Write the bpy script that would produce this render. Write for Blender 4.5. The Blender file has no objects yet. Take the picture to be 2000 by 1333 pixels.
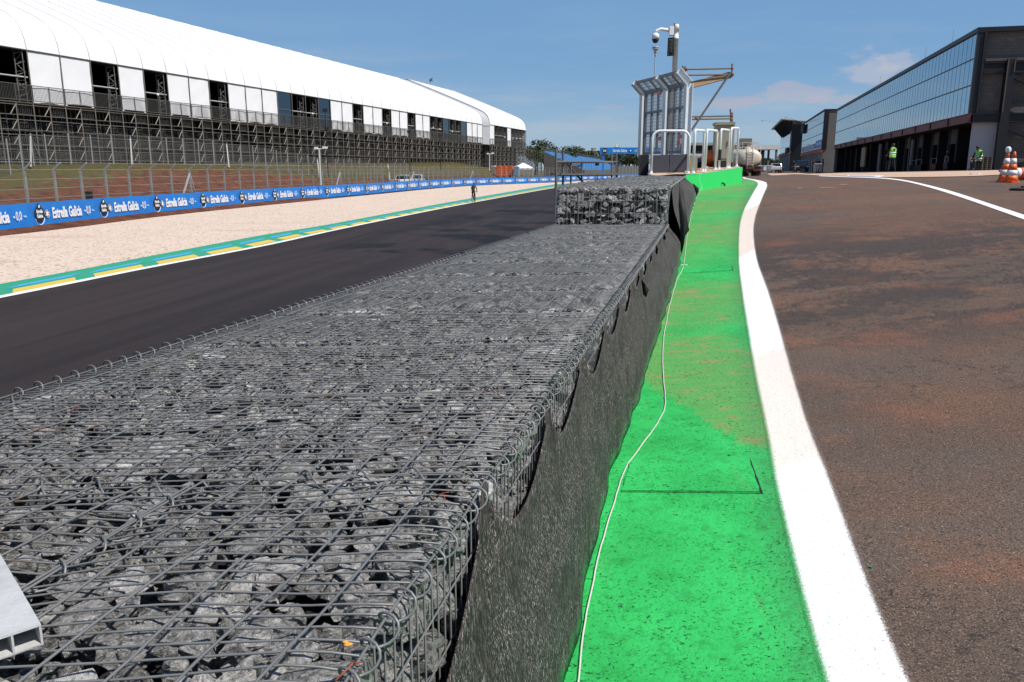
import bpy, bmesh, math, random
import numpy as np
from mathutils import Vector, Matrix, noise as mn
random.seed(7); RNG = np.random.default_rng(11)
SC = bpy.context.scene; COL = SC.collection
# ------------------------------------------------------------------ camera model (photo is 2000 x 1333)
PF, PCX, PCY = 1555.0, 1000.0, 666.5
PITCH = math.radians(12.17); CP, SP = math.cos(PITCH), math.sin(PITCH)
def ratio(y):
    v = y - PCY
    return -(v*CP + PF*SP)/(PF*CP - v*SP)          # z / Y along the ray
def at(x, y, Y):
    z = ratio(y)*Y; zc = Y*CP - z*SP
    return Vector(((x-PCX)/PF*zc, Y, z))
def atz(x, y, z): return at(x, y, z/ratio(y))
# ------------------------------------------------------------------ pit lane terrain
CTRL = np.array([(-.3,1,-2.25),(.2,3.2,-2.15),(.8,5,-1.98),(1.5,8,-1.88),(2.4,12,-1.6),(3.4,16,-1.22),(4.9,22,-.86),
 (5.85,25.5,-.675),(8.77,31,-.51),(14.7,24,-.39),(4,3,-1.95),(8,3,-1.75),(15,3,-1.4),(8,10,-1.2),(14,12,-.8),(25,15,-.5),
 (30,40,-.22),(32.7,60,-.09),(43.5,100,-.3),(54,138,-.5),(24,82,-.8),(13.5,46,-.5),(22.7,47.7,-.2),(66,200,-.8),(40,200,-1.0),
 (60,60,-.09),(80,100,-.2),(50,20,-.3),(0,-6,-2.4),(15,-6,-1.6),(40,-6,-.9),(36,140,-.9)], float)
def _U(r2): return np.where(r2 > 1e-12, r2*np.log(np.maximum(r2, 1e-12)), 0)
_n = len(CTRL); _S = .02
_P = CTRL[:, :2]*_S
_K = _U(((_P[:, None]-_P[None])**2).sum(-1)) + np.eye(_n)*2e-4
_A = np.zeros((_n+3, _n+3)); _A[:_n, :_n] = _K; _A[:_n, _n] = 1; _A[:_n, _n+1:] = _P; _A[_n:, :_n] = _A[:_n, _n:].T
_W = np.linalg.solve(_A, np.concatenate([CTRL[:, 2], np.zeros(3)]))
def Gn(X, Y):
    q = np.stack([np.asarray(X, float), np.asarray(Y, float)], -1)*_S
    d = _U(((q[..., None, :]-_P)**2).sum(-1))
    return np.clip(d@_W[:_n] + _W[_n] + q@_W[_n+1:], -2.7, .1)
def G(X, Y): return float(Gn(X, Y))
def hit(x, y, lo=1.0, hi=400.):
    r = ratio(y)
    def f(Y):
        p = at(x, y, Y); return p.z - G(p.x, p.y)
    a = lo; b = lo*1.03
    while b < hi and f(b) > 0: a = b; b *= 1.03
    for _ in range(30):
        m = .5*(a+b)
        if f(m) > 0: a = m
        else: b = m
    return at(x, y, b)
# ------------------------------------------------------------------ scene helpers
def tag(o, label=None, cat=None, group=None, kind=None):
    if label: o['label'] = label
    if cat: o['category'] = cat
    if group: o['group'] = group
    if kind: o['kind'] = kind
    return o
def empty(name, loc=(0,0,0), rz=0., label=None, cat=None, group=None):
    o = bpy.data.objects.new(name, None); COL.objects.link(o)
    o.location = loc; o.rotation_euler = (0, 0, rz); o.empty_display_size = .2
    return tag(o, label, cat, group)
def link(name, me, parent=None):
    o = bpy.data.objects.new(name, me); COL.objects.link(o)
    if parent is not None: o.parent = parent
    return o
KIDS = {}
def children(o): return [c for c in bpy.data.objects if c.parent is o]
def copy_tree(o, parent=None, kids=None):
    c = o.copy(); COL.objects.link(c); c.parent = parent
    for ch in (children(o)): copy_tree(ch, c)
    return c
class MB:
    def __init__(s): s.v = []; s.f = []; s.m = []; s.uv = None
    def add(s, vs, fs, mi=0):
        b = len(s.v); s.v += [tuple(p) for p in vs]
        for f in fs: s.f.append(tuple(i+b for i in f)); s.m.append(mi)
        return s
    def quad(s, a, b, c, d, mi=0): return s.add([a, b, c, d], [(0,1,2,3)], mi)
    def box(s, c, size, mi=0, rz=0., M=None):
        hx, hy, hz = [q/2 for q in size]
        vs = [Vector((x, y, z)) for z in (-hz, hz) for y in (-hy, hy) for x in (-hx, hx)]
        R = M if M is not None else Matrix.Rotation(rz, 3, 'Z')
        c = Vector(c); vs = [c + R@p for p in vs]
        return s.add(vs, [(0,2,3,1),(4,5,7,6),(0,1,5,4),(2,6,7,3),(0,4,6,2),(1,3,7,5)], mi)
    def beam(s, p, q, w, h=None, mi=0, up=(0,0,1)):
        p = Vector(p); q = Vector(q); h = h or w; d = (q-p)
        if d.length < 1e-6: return s
        d.normalize(); u = Vector(up)
        if abs(d.dot(u)) > .98: u = Vector((0,1,0))
        x = d.cross(u).normalized(); u = x.cross(d).normalized()
        vs = [e + x*a*w/2 + u*b*h/2 for e in (p, q) for a, b in ((-1,-1),(1,-1),(1,1),(-1,1))]
        return s.add(vs, [(0,1,2,3),(7,6,5,4),(0,4,5,1),(1,5,6,2),(2,6,7,3),(3,7,4,0)], mi)
    def tube(s, pts, r, n=6, mi=0, cap=True, closed=False):
        pts = [Vector(p) for p in pts]; N = len(pts); rs = r if hasattr(r, '__len__') else [r]*N
        vs = []; up = None
        for i, p in enumerate(pts):
            if closed: t = pts[(i+1) % N]-pts[i-1]
            else: t = pts[min(i+1, N-1)]-pts[max(i-1, 0)]
            if t.length < 1e-9: t = Vector((0,0,1))
            t.normalize()
            if up is None: up = Vector((0,0,1)) if abs(t.z) < .9 else Vector((1,0,0))
            x = t.cross(up)
            if x.length < 1e-4: up = Vector((1,0,0)) if abs(t.x) < .9 else Vector((0,1,0)); x = t.cross(up)
            x.normalize(); up = x.cross(t).normalized()
            for k in range(n):
                a = 2*math.pi*k/n; vs.append(p + x*(math.cos(a)*rs[i]) + up*(math.sin(a)*rs[i]))
        fs = []
        for i in range(N if closed else N-1):
            j = (i+1) % N
            for k in range(n): fs.append((i*n+k, i*n+(k+1) % n, j*n+(k+1) % n, j*n+k))
        if cap and not closed: fs.append(tuple(range(n-1, -1, -1))); fs.append(tuple((N-1)*n+k for k in range(n)))
        return s.add(vs, fs, mi)
    def prism(s, pts, d, mi=0):
        n = len(pts); d = Vector(d); a = [Vector(p) for p in pts]; vs = a + [p+d for p in a]
        fs = [tuple(range(n-1, -1, -1)), tuple(range(n, 2*n))] + [(i, (i+1) % n, n+(i+1) % n, n+i) for i in range(n)]
        return s.add(vs, fs, mi)
    def lathe(s, prof, c, n=16, mi=0, axis=(0,0,1)):
        c = Vector(c); Q = Vector((0,0,1)).rotation_difference(Vector(axis)).to_matrix()
        vs = []; k = len(prof)
        for i in range(n):
            a = 2*math.pi*i/n
            for r, z in prof: vs.append(c + Q@Vector((r*math.cos(a), r*math.sin(a), z)))
        fs = [(i*k+j, ((i+1) % n)*k+j, ((i+1) % n)*k+j+1, i*k+j+1) for i in range(n) for j in range(k-1)]
        if prof[0][0] > 1e-6: fs.append(tuple(i*k for i in range(n-1, -1, -1)))
        if prof[-1][0] > 1e-6: fs.append(tuple(i*k+k-1 for i in range(n)))
        return s.add(vs, fs, mi)
    def ball(s, c, r, n=10, mi=0):
        r3 = r if hasattr(r, '__len__') else (r, r, r); c = Vector(c); m = n//2+1
        vs = [c + Vector((r3[0]*math.sin(math.pi*j/m)*math.cos(2*math.pi*i/n), r3[1]*math.sin(math.pi*j/m)*math.sin(2*math.pi*i/n), r3[2]*math.cos(math.pi*j/m))) for j in range(1, m) for i in range(n)]
        vs += [c+Vector((0,0,r3[2])), c-Vector((0,0,r3[2]))]; T = len(vs)-2
        fs = [(j*n+i, (j+1)*n+i, (j+1)*n+(i+1) % n, j*n+(i+1) % n) for j in range(m-2) for i in range(n)]
        fs += [(T, i, (i+1) % n) for i in range(n)] + [(T+1, (m-2)*n+(i+1) % n, (m-2)*n+i) for i in range(n)]
        return s.add(vs, fs, mi)
    def grid(s, fn, nu, nv, mi=0):
        vs = [fn(i/nu, j/nv) for j in range(nv+1) for i in range(nu+1)]
        fs = [(j*(nu+1)+i, j*(nu+1)+i+1, (j+1)*(nu+1)+i+1, (j+1)*(nu+1)+i) for j in range(nv) for i in range(nu)]
        return s.add(vs, fs, mi)
    def mesh(s, name, mats, smooth=False):
        me = bpy.data.meshes.new(name); me.from_pydata(s.v, [], s.f)
        for m in (mats if isinstance(mats, (list, tuple)) else [mats]): me.materials.append(m)
        if any(s.m): me.polygons.foreach_set('material_index', s.m)
        if smooth: me.polygons.foreach_set('use_smooth', [True]*len(s.f))
        me.update(); return me
    def build(s, name, mats, parent=None, smooth=False): return link(name, s.mesh(name, mats, smooth), parent)
def mesh_np(name, V, F, mat, parent=None, attrs=None, smooth=False):
    me = bpy.data.meshes.new(name); me.from_pydata(V.tolist(), [], F.tolist() if hasattr(F, 'tolist') else F)
    me.materials.append(mat)
    for k, a in (attrs or {}).items():
        t = me.attributes.new(k, 'FLOAT', 'POINT'); t.data.foreach_set('value', np.asarray(a, np.float32))
    if smooth: me.polygons.foreach_set('use_smooth', [True]*len(me.polygons))
    me.update(); return link(name, me, parent)
def set_attr(o, k, vals):
    t = o.data.attributes.new(k, 'FLOAT', 'POINT'); t.data.foreach_set('value', np.asarray(vals, np.float32))
def text_mesh(body, size, extr=.004, off=0., sx=1., align='CENTER'):
    cu = bpy.data.curves.new('t', 'FONT'); cu.body = body; cu.size = size; cu.extrude = extr; cu.offset = off
    cu.align_x = align; cu.align_y = 'CENTER'; cu.resolution_u = 3
    o = bpy.data.objects.new('t', cu); COL.objects.link(o)
    me = bpy.data.meshes.new_from_object(o.evaluated_get(bpy.context.evaluated_depsgraph_get()))
    vs = [(v.co.x*sx, v.co.y, v.co.z) for v in me.vertices]; fs = [tuple(p.vertices) for p in me.polygons]
    bpy.data.objects.remove(o); bpy.data.curves.remove(cu); bpy.data.meshes.remove(me)
    return vs, fs                                    # in the x-y plane
def put_text(mb, body, size, org, ax, up, mi=0, **k):
    vs, fs = text_mesh(body, size, **k); ax = Vector(ax); up = Vector(up); nz = ax.cross(up); o = Vector(org)
    mb.add([o + ax*a + up*b + nz*c for a, b, c in vs], fs, mi)
def spath(pts, step):
    P = [Vector(p) for p in pts]; P = [2*P[0]-P[1]] + P + [2*P[-1]-P[-2]]; out = []
    for i in range(1, len(P)-2):
        a, b, c, d = P[i-1:i+3]; n = max(1, int(math.ceil((c-b).length/step)))
        for k in range(n):
            t = k/n
            out.append(.5*((2*b)+(c-a)*t+(2*a-5*b+4*c-d)*t*t+(3*b-a-3*c+d)*t**3))
    out.append(P[-2]); return out
def resample(pts, n):
    P = [Vector(p) for p in pts]; L = [0]
    for a, b in zip(P, P[1:]): L.append(L[-1]+(b-a).length)
    out = []; j = 0
    for i in range(n+1):
        s = L[-1]*i/n
        while j < len(L)-2 and L[j+1] < s: j += 1
        t = (s-L[j])/max(1e-9, L[j+1]-L[j]); out.append(P[j].lerp(P[j+1], t))
    return out
def npoly(x, xs, ys): return float(np.interp(x, xs, ys))
# ------------------------------------------------------------------ materials
class NT:
    def __init__(s, name, world=False):
        if world: s.owner = bpy.data.worlds.new(name)
        else: s.owner = bpy.data.materials.new(name)
        s.owner.use_nodes = True; s.t = s.owner.node_tree; s.t.nodes.clear()
    def n(s, typ, ins=None, **props):
        nd = s.t.nodes.new(typ)
        for k, v in props.items(): setattr(nd, k, v)
        for k, v in (ins or {}).items(): s.set(nd.inputs[k], v)
        return nd
    def set(s, sock, v):
        if isinstance(v, bpy.types.NodeSocket): s.t.links.new(v, sock)
        elif hasattr(v, '__len__') and sock.type == 'RGBA' and len(v) == 3: sock.default_value = (*v, 1)
        else: sock.default_value = v
    def pos(s): return s.n('ShaderNodeTexCoord').outputs['Object']
    def wpos(s): return s.n('ShaderNodeNewGeometry').outputs['Position']
    def map(s, vec, scale=(1,1,1), rot=(0,0,0), loc=(0,0,0)):
        return s.n('ShaderNodeMapping', {'Vector': vec, 'Scale': scale, 'Rotation': rot, 'Location': loc}).outputs[0]
    def noise(s, vec, scale, detail=3, rough=.55, dist=0.):
        return s.n('ShaderNodeTexNoise', {'Vector': vec, 'Scale': scale, 'Detail': detail, 'Roughness': rough, 'Distortion': dist}).outputs[0]
    def voro(s, vec, scale, feature='F1', out='Distance'):
        return s.n('ShaderNodeTexVoronoi', {'Vector': vec, 'Scale': scale}, feature=feature).outputs[out]
    def math(s, op, a, b=0., c=None):
        nd = s.n('ShaderNodeMath', operation=op); s.set(nd.inputs[0], a); s.set(nd.inputs[1], b)
        if c is not None: s.set(nd.inputs[2], c)
        return nd.outputs[0]
    def rng(s, v, a, b, c=0., d=1., smooth=True):
        nd = s.n('ShaderNodeMapRange', interpolation_type='SMOOTHSTEP' if smooth else 'LINEAR')
        for i, q in enumerate((v, a, b, c, d)): s.set(nd.inputs[i], q)
        return nd.outputs[0]
    def mix(s, f, a, b, blend='MIX'):
        nd = s.n('ShaderNodeMix', data_type='RGBA', blend_type=blend)
        s.set(nd.inputs[0], f); s.set(nd.inputs[6], a); s.set(nd.inputs[7], b); return nd.outputs[2]
    def xyz(s, v):
        o = s.n('ShaderNodeSeparateXYZ', {0: v}).outputs; return o[0], o[1], o[2]
    def attr(s, name): return s.n('ShaderNodeAttribute', attribute_name=name).outputs['Fac']
    def bump(s, h, strength=.5, dist=.01, normal=None):
        ins = {'Height': h, 'Strength': strength, 'Distance': dist}
        if normal: ins['Normal'] = normal
        return s.n('ShaderNodeBump', ins).outputs[0]
    def out(s, color, rough=.6, metal=0., spec=.5, normal=None, alpha=None, **extra):
        ins = {'Base Color': color, 'Roughness': rough, 'Metallic': metal, 'Specular IOR Level': spec}
        if normal: ins['Normal'] = normal
        if alpha is not None: ins['Alpha'] = alpha
        ins.update(extra)
        b = s.n('ShaderNodeBsdfPrincipled', ins)
        o = s.n('ShaderNodeOutputMaterial'); s.t.links.new(b.outputs[0], o.inputs[0]); return s.owner
def plain(name, col, rough=.6, metal=0., var=.25, scale=4., bump=.15, bscale=40., spec=.5, dirt=None, dirtamt=.3):
    t = NT(name); p = t.pos()
    n1 = t.noise(p, scale, 4, .6)
    lo = tuple(c*(1-var) for c in col); hi = tuple(min(1, c*(1+var)) for c in col)
    c = t.mix(n1, lo, hi)
    if dirt:
        d = t.rng(t.noise(p, scale*.45, 5, .65), .5, .75)
        c = t.mix(t.math('MULTIPLY', d, dirtamt), c, dirt)
    nb = t.bump(t.noise(p, bscale, 3, .6), bump, .01)
    return t.out(c, rough, metal, spec, nb)
def pit_color(t, p):
    x, y, z = t.xyz(p)
    big = t.noise(p, .16, 4, .6); mid = t.noise(t.map(p, (.5, 1.0, 1), (0,0,-.25)), .7, 5, .65)
    c = t.mix(t.rng(big, .38, .62), (.078,.054,.041), (.136,.066,.039))
    c = t.mix(t.math('MULTIPLY', t.rng(mid, .42, .62), .6), c, (.158,.083,.050))
    gl = t.rng(t.noise(t.map(p, (.4, 1.1, 1), (0,0,.3)), .45, 4, .6), .50, .64)
    c = t.mix(t.math('MULTIPLY', gl, .6), c, (.088,.074,.064))
    c = t.mix(t.rng(y, 5.5, 3.0, 0., .45), c, (.088,.069,.056))
    # tar-black scuffs, fine and broken
    st = t.noise(t.map(p, (1, 1.15, 1), (0,0,-.3)), 8.5, 10, .80)
    reg = t.noise(p, .75, 3, .55)
    m = t.math('MULTIPLY', t.rng(st, .53, .575), t.rng(reg, .47, .56))
    c = t.mix(t.math('MULTIPLY', m, .9), c, (.022,.020,.021))
    # the broad worn band some ten metres out
    st2 = t.math('ADD', t.math('MULTIPLY', t.noise(t.map(p, (.75, 1.3, 1), (0,0,-.5)), .62, 4, .6), .55), t.math('MULTIPLY', t.noise(p, 7, 9, .82), .45))
    band = t.math('MULTIPLY', t.rng(y, 6.8, 9.), t.rng(y, 17., 12.5, 0., 1.))
    m2 = t.math('MULTIPLY', t.rng(st2, .455, .515), band)
    c = t.mix(t.math('MULTIPLY', m2, .92), c, (.026,.021,.022))
    red = t.rng(t.noise(p, .9, 5, .65), .54, .70)
    c = t.mix(t.math('MULTIPLY', red, .55), c, (.21,.078,.040))
    g1 = t.noise(p, 105, 3, .75); g2 = t.noise(p, 46, 3, .7); g3 = t.noise(p, 300, 2, .75)
    c = t.mix(t.rng(g1, .56, .68), c, t.mix(.72, c, (.40,.30,.23)))
    c = t.mix(t.rng(g3, .55, .70), c, t.mix(.6, c, (.42,.32,.25)))
    c = t.mix(t.rng(g1, .36, .46), (.020,.017,.015), c)
    c = t.mix(t.math('MULTIPLY', t.rng(g2, .44, .36), .7), c, (.024,.021,.019))
    return c, g1, g2
def green_color(t, p):
    d = t.attr('dirt')
    n1 = t.noise(p, 1.6, 5, .62); n2 = t.noise(t.map(p, (.6, 1.5, 1)), 7, 5, .7)
    n3 = t.noise(p, 11, 6, .75)
    fresh = t.mix(t.rng(n1, .3, .7), (.022,.37,.077), (.032,.50,.116)); fresh = t.mix(t.math('MULTIPLY', t.rng(n3, .52, .36), .55), fresh, (.016,.24,.045)); fresh = t.mix(t.math('MULTIPLY', t.rng(n3, .60, .74), .5), fresh, (.06,.60,.14))
    sc_ = t.rng(t.noise(t.map(p, (3.2,.5,1), (0,0,-.2)), 1.5, 7, .75), .57, .70); fresh = t.mix(t.math('MULTIPLY', sc_, .30), fresh, (.12,.30,.09))
    dull = t.mix(n2, (.068,.29,.062), (.125,.39,.10))
    k = t.math('ADD', d, t.math('ADD', t.math('MULTIPLY', t.math('SUBTRACT', n2, .5), .9), t.math('MULTIPLY', t.math('SUBTRACT', n1, .5), .5)))
    c = t.mix(t.rng(k, .15, .82), fresh, dull)
    tan = t.math('MULTIPLY', t.rng(t.noise(t.map(p, (.7, 1.4, 1)), 3.2, 7, .74), .50, .66), t.rng(k, .35, .75))
    c = t.mix(t.math('MULTIPLY', tan, .75), c, (.38,.21,.11))
    ed = t.math('MULTIPLY', t.rng(t.attr('edge'), .74, .97), t.rng(t.noise(p, 120, 3, .8), .40, .60)); c = t.mix(t.math('MULTIPLY', ed, .85), c, (.055,.165,.070))
    pit = t.noise(t.map(p, (1, 1.25, 1)), 46, 4, .72)
    holes = t.math('MULTIPLY', t.rng(pit, .415, .365), t.rng(t.noise(p, 2.3, 3, .6), .34, .58))
    h2 = t.rng(t.noise(t.map(p,(.8,1.3,1)), 21, 3, .75), .345, .30)
    hm = t.math('MAXIMUM', holes, h2)
    c = t.mix(t.math('MULTIPLY', hm, .92), c, (.012,.045,.016))
    return c, pit, hm
def mat_pit():
    t = NT('pit_asphalt'); p = t.pos(); c, g1, g2 = pit_color(t, p)
    h = t.math('ADD', t.math('MULTIPLY', g1, .6), g2)
    return t.out(c, .8, 0, .25, t.bump(h, .8, .007))
def mat_green():
    t = NT('green_paint'); p = t.pos(); c, pit, hm = green_color(t, p)
    h = t.math('SUBTRACT', t.math('ADD', t.math('MULTIPLY', t.noise(p, 24, 4, .65), .8), t.math('MULTIPLY', pit, .4)), hm)
    return t.out(c, .62, 0, .3, t.bump(h, .7, .014))
def mat_line():
    t = NT('white_line_paint'); p = t.pos(); u = t.attr('across'); dirt = t.attr('dust')
    ca, g1, g2 = pit_color(t, p); cg, pit, hm = green_color(t, p)
    und = t.mix(t.rng(u, .45, .55), cg, ca)
    e = t.math('ADD', t.math('MULTIPLY', t.math('SUBTRACT', t.noise(p, 150, 4, .8), .5), .25), t.math('MULTIPLY', t.math('SUBTRACT', t.noise(p, 3, 2, .5), .5), .012))
    f = t.math('MULTIPLY', t.rng(t.math('ADD', u, e), .085, .165), t.rng(t.math('ADD', u, e), .915, .855))
    speck = t.rng(t.noise(p, 85, 4, .8), .36, .44)
    f = t.math('MULTIPLY', f, t.math('ADD', .12, t.math('MULTIPLY', speck, .88)))
    w = t.mix(t.math('MULTIPLY', dirt, t.rng(t.noise(p, 3.5, 5, .65), .05, .45)), (.84,.84,.83), (.74,.63,.54))
    gr = t.math('MULTIPLY', t.rng(t.noise(p, 90, 3, .7), .5, .7), t.math('MULTIPLY', dirt, .5))
    w = t.mix(gr, w, (.35,.25,.2))
    c = t.mix(f, und, w)
    return t.out(c, .6, 0, .3, t.bump(t.math('ADD', g1, g2), .3, .005))
def mat_track():
    t = NT('track_asphalt'); p = t.pos(); a = t.attr('along'); b = t.attr('acrossm')
    v = t.n('ShaderNodeCombineXYZ', {0: t.math('MULTIPLY', a, .035), 1: b, 2: 0.}).outputs[0]
    s1 = t.noise(v, 1.1, 5, .6); s2 = t.noise(v, 3.6, 3, .6)
    c = t.mix(t.rng(s1, .3, .7), (.019,.0150,.0140), (.036,.0265,.0240))
    c = t.mix(t.math('MULTIPLY', t.rng(s2, .52, .75), .5), c, (.052,.024,.018))
    c = t.mix(t.math('MULTIPLY', t.rng(t.noise(p, .3, 4, .6), .5, .8), .35), c, (.038,.028,.024))
    x, y, z = t.xyz(p)
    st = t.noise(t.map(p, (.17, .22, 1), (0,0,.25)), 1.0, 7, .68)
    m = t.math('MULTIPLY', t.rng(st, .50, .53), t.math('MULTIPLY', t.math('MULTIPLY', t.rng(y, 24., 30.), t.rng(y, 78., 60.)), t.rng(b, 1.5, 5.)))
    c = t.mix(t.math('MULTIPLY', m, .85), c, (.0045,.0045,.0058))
    g = t.noise(p, 70, 2, .7); c = t.mix(t.rng(g, .66, .8), c, t.mix(.5, c, (.12,.10,.09)))
    return t.out(c, .72, 0, .22, t.bump(g, .2, .004))
def mat_gravel():
    t = NT('gravel_trap_stones'); p = t.pos()
    c = t.mix(t.noise(p, .5, 4, .6), (.62,.50,.40), (.72,.60,.50))
    g = t.voro(p, 13, out='Color'); gx, gy, gz = t.xyz(g)
    c = t.mix(t.math('MULTIPLY', gx, .5), c, (.42,.33,.27))
    c = t.mix(t.rng(gy, .90, .96), c, (.20,.16,.14))
    c = t.mix(t.math('MULTIPLY', t.rng(t.noise(t.map(p, (.2, 1, 1), (0,0,-.1)), .5, 4, .6), .58, .70), .5), c, (.44,.28,.19))
    return t.out(c, .9, 0, .1, t.bump(t.voro(p, 13), .6, .05))
def mat_earth():
    t = NT('red_earth_and_grass'); p = t.pos(); g = t.attr('grass')
    e = t.mix(t.rng(t.noise(p, 1.2, 7, .72), .3, .7), (.060,.023,.014), (.175,.072,.043))
    e = t.mix(t.math('MULTIPLY', t.rng(t.noise(t.map(p, (.3,.3,4)), 1.5, 4, .6), .5, .7), .4), e, (.06,.022,.014))
    gr = t.mix(t.noise(p, 2.2, 6, .7), (.034,.040,.014), (.125,.105,.042))
    gr = t.mix(t.rng(t.noise(p, .9, 5, .7), .55, .7), gr, (.16,.10,.055))
    k = t.math('ADD', g, t.math('MULTIPLY', t.math('SUBTRACT', t.noise(p, .8, 6, .7), .5), 1.5))
    c = t.mix(t.rng(k, .42, .58), e, gr)
    return t.out(c, .95, 0, .1, t.bump(t.noise(p, 5, 6, .7), .8, .1))
def mat_rock():
    t = NT('schist_rock'); p = t.pos(); s = t.attr('shade')
    lay = t.noise(t.map(p, (10, 10, 34), (.6,.4,.2)), 2.2, 6, .78, 1.4)
    fine = t.noise(p, 120, 4, .8); med = t.noise(p, 34, 5, .75)
    lo = t.mix(s, (.018,.0178,.017), (.40,.39,.37)); hi = t.mix(s, (.41,.40,.38), (.84,.82,.79))
    c = t.mix(t.rng(lay, .36, .66), lo, hi)
    c = t.mix(t.rng(med, .48, .36), c, t.mix(.8, c, (.018,.017,.016)))
    c = t.mix(t.rng(fine, .57, .66), c, t.mix(.75, c, (.82,.80,.77)))  # glints painted in as bright flecks of colour
    c = t.mix(t.math('MULTIPLY', t.rng(fine, .45, .33), .7), c, (.018,.017,.016))
    w = t.noise(p, 6, 3, .6)
    c = t.mix(t.math('MULTIPLY', t.rng(w, .60, .75), .28), c, (.19,.135,.095))
    nb = t.bump(t.math('ADD', t.math('MULTIPLY', lay, .8), t.math('ADD', t.math('MULTIPLY', med, .7), t.math('MULTIPLY', fine, .4))), 1.0, .018)
    return t.out(c, t.rng(fine, .35, .65, .55, .30), 0, .6, nb)
def mat_wire():
    t = NT('galvanised_wire'); p = t.pos()
    c = t.mix(t.noise(p, 3, 4, .6), (.105,.11,.112), (.24,.245,.243))
    r = t.rng(t.noise(p, 4.5, 6, .7), .6, .68)
    c = t.mix(t.math('MULTIPLY', r, .75), c, (.15,.07,.035))
    return t.out(c, .48, .25, .5)
def mat_fabric():
    t = NT('woven_geotextile'); p = t.pos()
    a = t.noise(t.map(p, (1,1,.16)), 95, 4, .8); b = t.noise(t.map(p, (1,1,.3)), 2.6, 5, .65)
    c = t.mix(b, (.012,.0102,.0098), (.029,.0245,.0230))
    c = t.mix(t.rng(a, .47, .62), c, (.080,.068,.063))
    f = t.noise(t.map(p, (1,1,.14)), 230, 2, .85)
    c = t.mix(t.math('MULTIPLY', t.rng(f, .57, .66), t.rng(t.noise(p, 5, 3, .6), .25, .6)), c, (.50,.46,.44))  # sparkle of the weave painted in as pale flecks
    c = t.mix(t.math('MULTIPLY', t.attr('overspray'), t.rng(t.noise(p, 12, 5, .75), .42, .60)), c, (.020,.24,.06))
    return t.out(c, .7, 0, .25, t.bump(t.math('ADD', a, t.noise(t.map(p, (1,1,.4)), 22, 4, .6)), .6, .01))
def mat_tent():
    t = NT('white_tent_membrane'); p = t.pos()
    c = t.mix(t.noise(p, .35, 4, .6), (.76,.77,.78), (.82,.82,.82))
    nb = t.bump(t.noise(t.map(p, (1,1,.35), (.25,.1,.3)), .8, 4, .6), .25, .15)
    return t.out(c, .55, 0, .3, nb)
def mat_mesh(name, col, keep):
    t = NT(name); p = t.pos()
    c = t.mix(t.noise(p, .3, 3, .5), tuple(q*.8 for q in col), col)
    a = t.rng(t.noise(p, .5, 3, .6), .2, .8, keep*.8, keep*1.2)
    return t.out(c, .7, 0, .2, None, a)
def mat_glass(name, tint, rough=.03):
    t = NT(name); p = t.pos()
    c = t.mix(t.noise(p, .12, 3, .5), tuple(q*.85 for q in tint), tint)
    return t.out(c, rough, .92, .5, t.bump(t.noise(p, .25, 2, .5), .012, .3))
def mat_block():
    t = NT('dark_block_wall'); p = t.pos()
    br = t.n('ShaderNodeTexBrick', {'Vector': t.map(p, (1,1,1), (math.pi/2,0,0)), 'Color1': (.135,.125,.115,1), 'Color2': (.165,.155,.14,1), 'Mortar': (.09,.085,.08,1), 'Scale': 1.0, 'Mortar Size': .012, 'Brick Width': .42, 'Row Height': .21})
    c = t.mix(t.rng(t.noise(t.map(p, (.5,.5,3)), 1.3, 5, .7), .60, .70), br.outputs[0], (.30,.29,.27))
    return t.out(c, .9, 0, .2)
def mat_banner():
    t = NT('blue_banner_cloth'); p = t.pos()
    c = t.mix(t.noise(p, 1.2, 4, .6), (.006,.145,.50), (.010,.215,.66))
    return t.out(c, .45, 0, .4, t.bump(t.noise(t.map(p, (1,1,.6), (0,.6,0)), 2.5, 3, .6), .3, .05))
def mat_leaf(name, a, b):
    t = NT(name); p = t.pos()
    c = t.mix(t.noise(p, .9, 4, .7), a, b)
    return t.out(c, .6, 0, .3)
M = {}
M['pit'] = mat_pit(); M['green'] = mat_green(); M['line'] = mat_line(); M['track'] = mat_track(); M['gravel'] = mat_gravel()
M['earth'] = mat_earth(); M['rock'] = mat_rock(); M['wire'] = mat_wire(); M['fabric'] = mat_fabric(); M['tent'] = mat_tent()
M['glass'] = mat_glass('blue_facade_glass', (.37,.49,.55)); M['dglass'] = mat_glass('dark_window_glass', (.10,.13,.16), .06)
M['block'] = mat_block(); M['banner'] = mat_banner()
M['mesh'] = mat_mesh('fine_fence_mesh', (.17,.17,.165), .17); M['mesh2'] = mat_mesh('thin_fence_mesh', (.20,.20,.195), .08)
M['smesh'] = mat_mesh('debris_shield_mesh', (.60,.62,.65), .10)
M['galv'] = plain('galvanised_steel', (.46,.47,.47), .5, .12, .2, 3, .05)
M['post'] = plain('dull_galvanised_post', (.27,.28,.275), .55, .1, .25, 2.5, .05)
M['scaf'] = plain('weathered_scaffold_steel', (.15,.138,.122), .6, .2, .4, 2.5, .1, dirt=(.16,.08,.05))
M['rail'] = plain('dull_grey_railing_steel', (.13,.125,.115), .6, .2, .3, 3, .1)
M['white'] = plain('white_painted_metal', (.78,.79,.79), .4, 0, .06, 3, .05, dirt=(.45,.38,.32), dirtamt=.25)
M['whitetxt'] = plain('white_print', (.82,.83,.85), .5, 0, .04)
M['navy'] = plain('dark_navy_print', (.012,.014,.028), .5, 0, .2)
M['kgreen'] = plain('kerb_green_paint', (.018,.30,.165), .6, 0, .15, 1.2, .1, dirt=(.2,.2,.14))
M['kyellow'] = plain('kerb_yellow_paint', (.66,.47,.07), .6, 0, .12, 1.5, .1)
M['kblue'] = plain('kerb_blue_paint', (.05,.34,.60), .6, 0, .12, 1.5, .1)
M['faint'] = plain('worn_faint_marking', (.26,.215,.18), .8, 0, .25, 3, .1)
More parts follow.
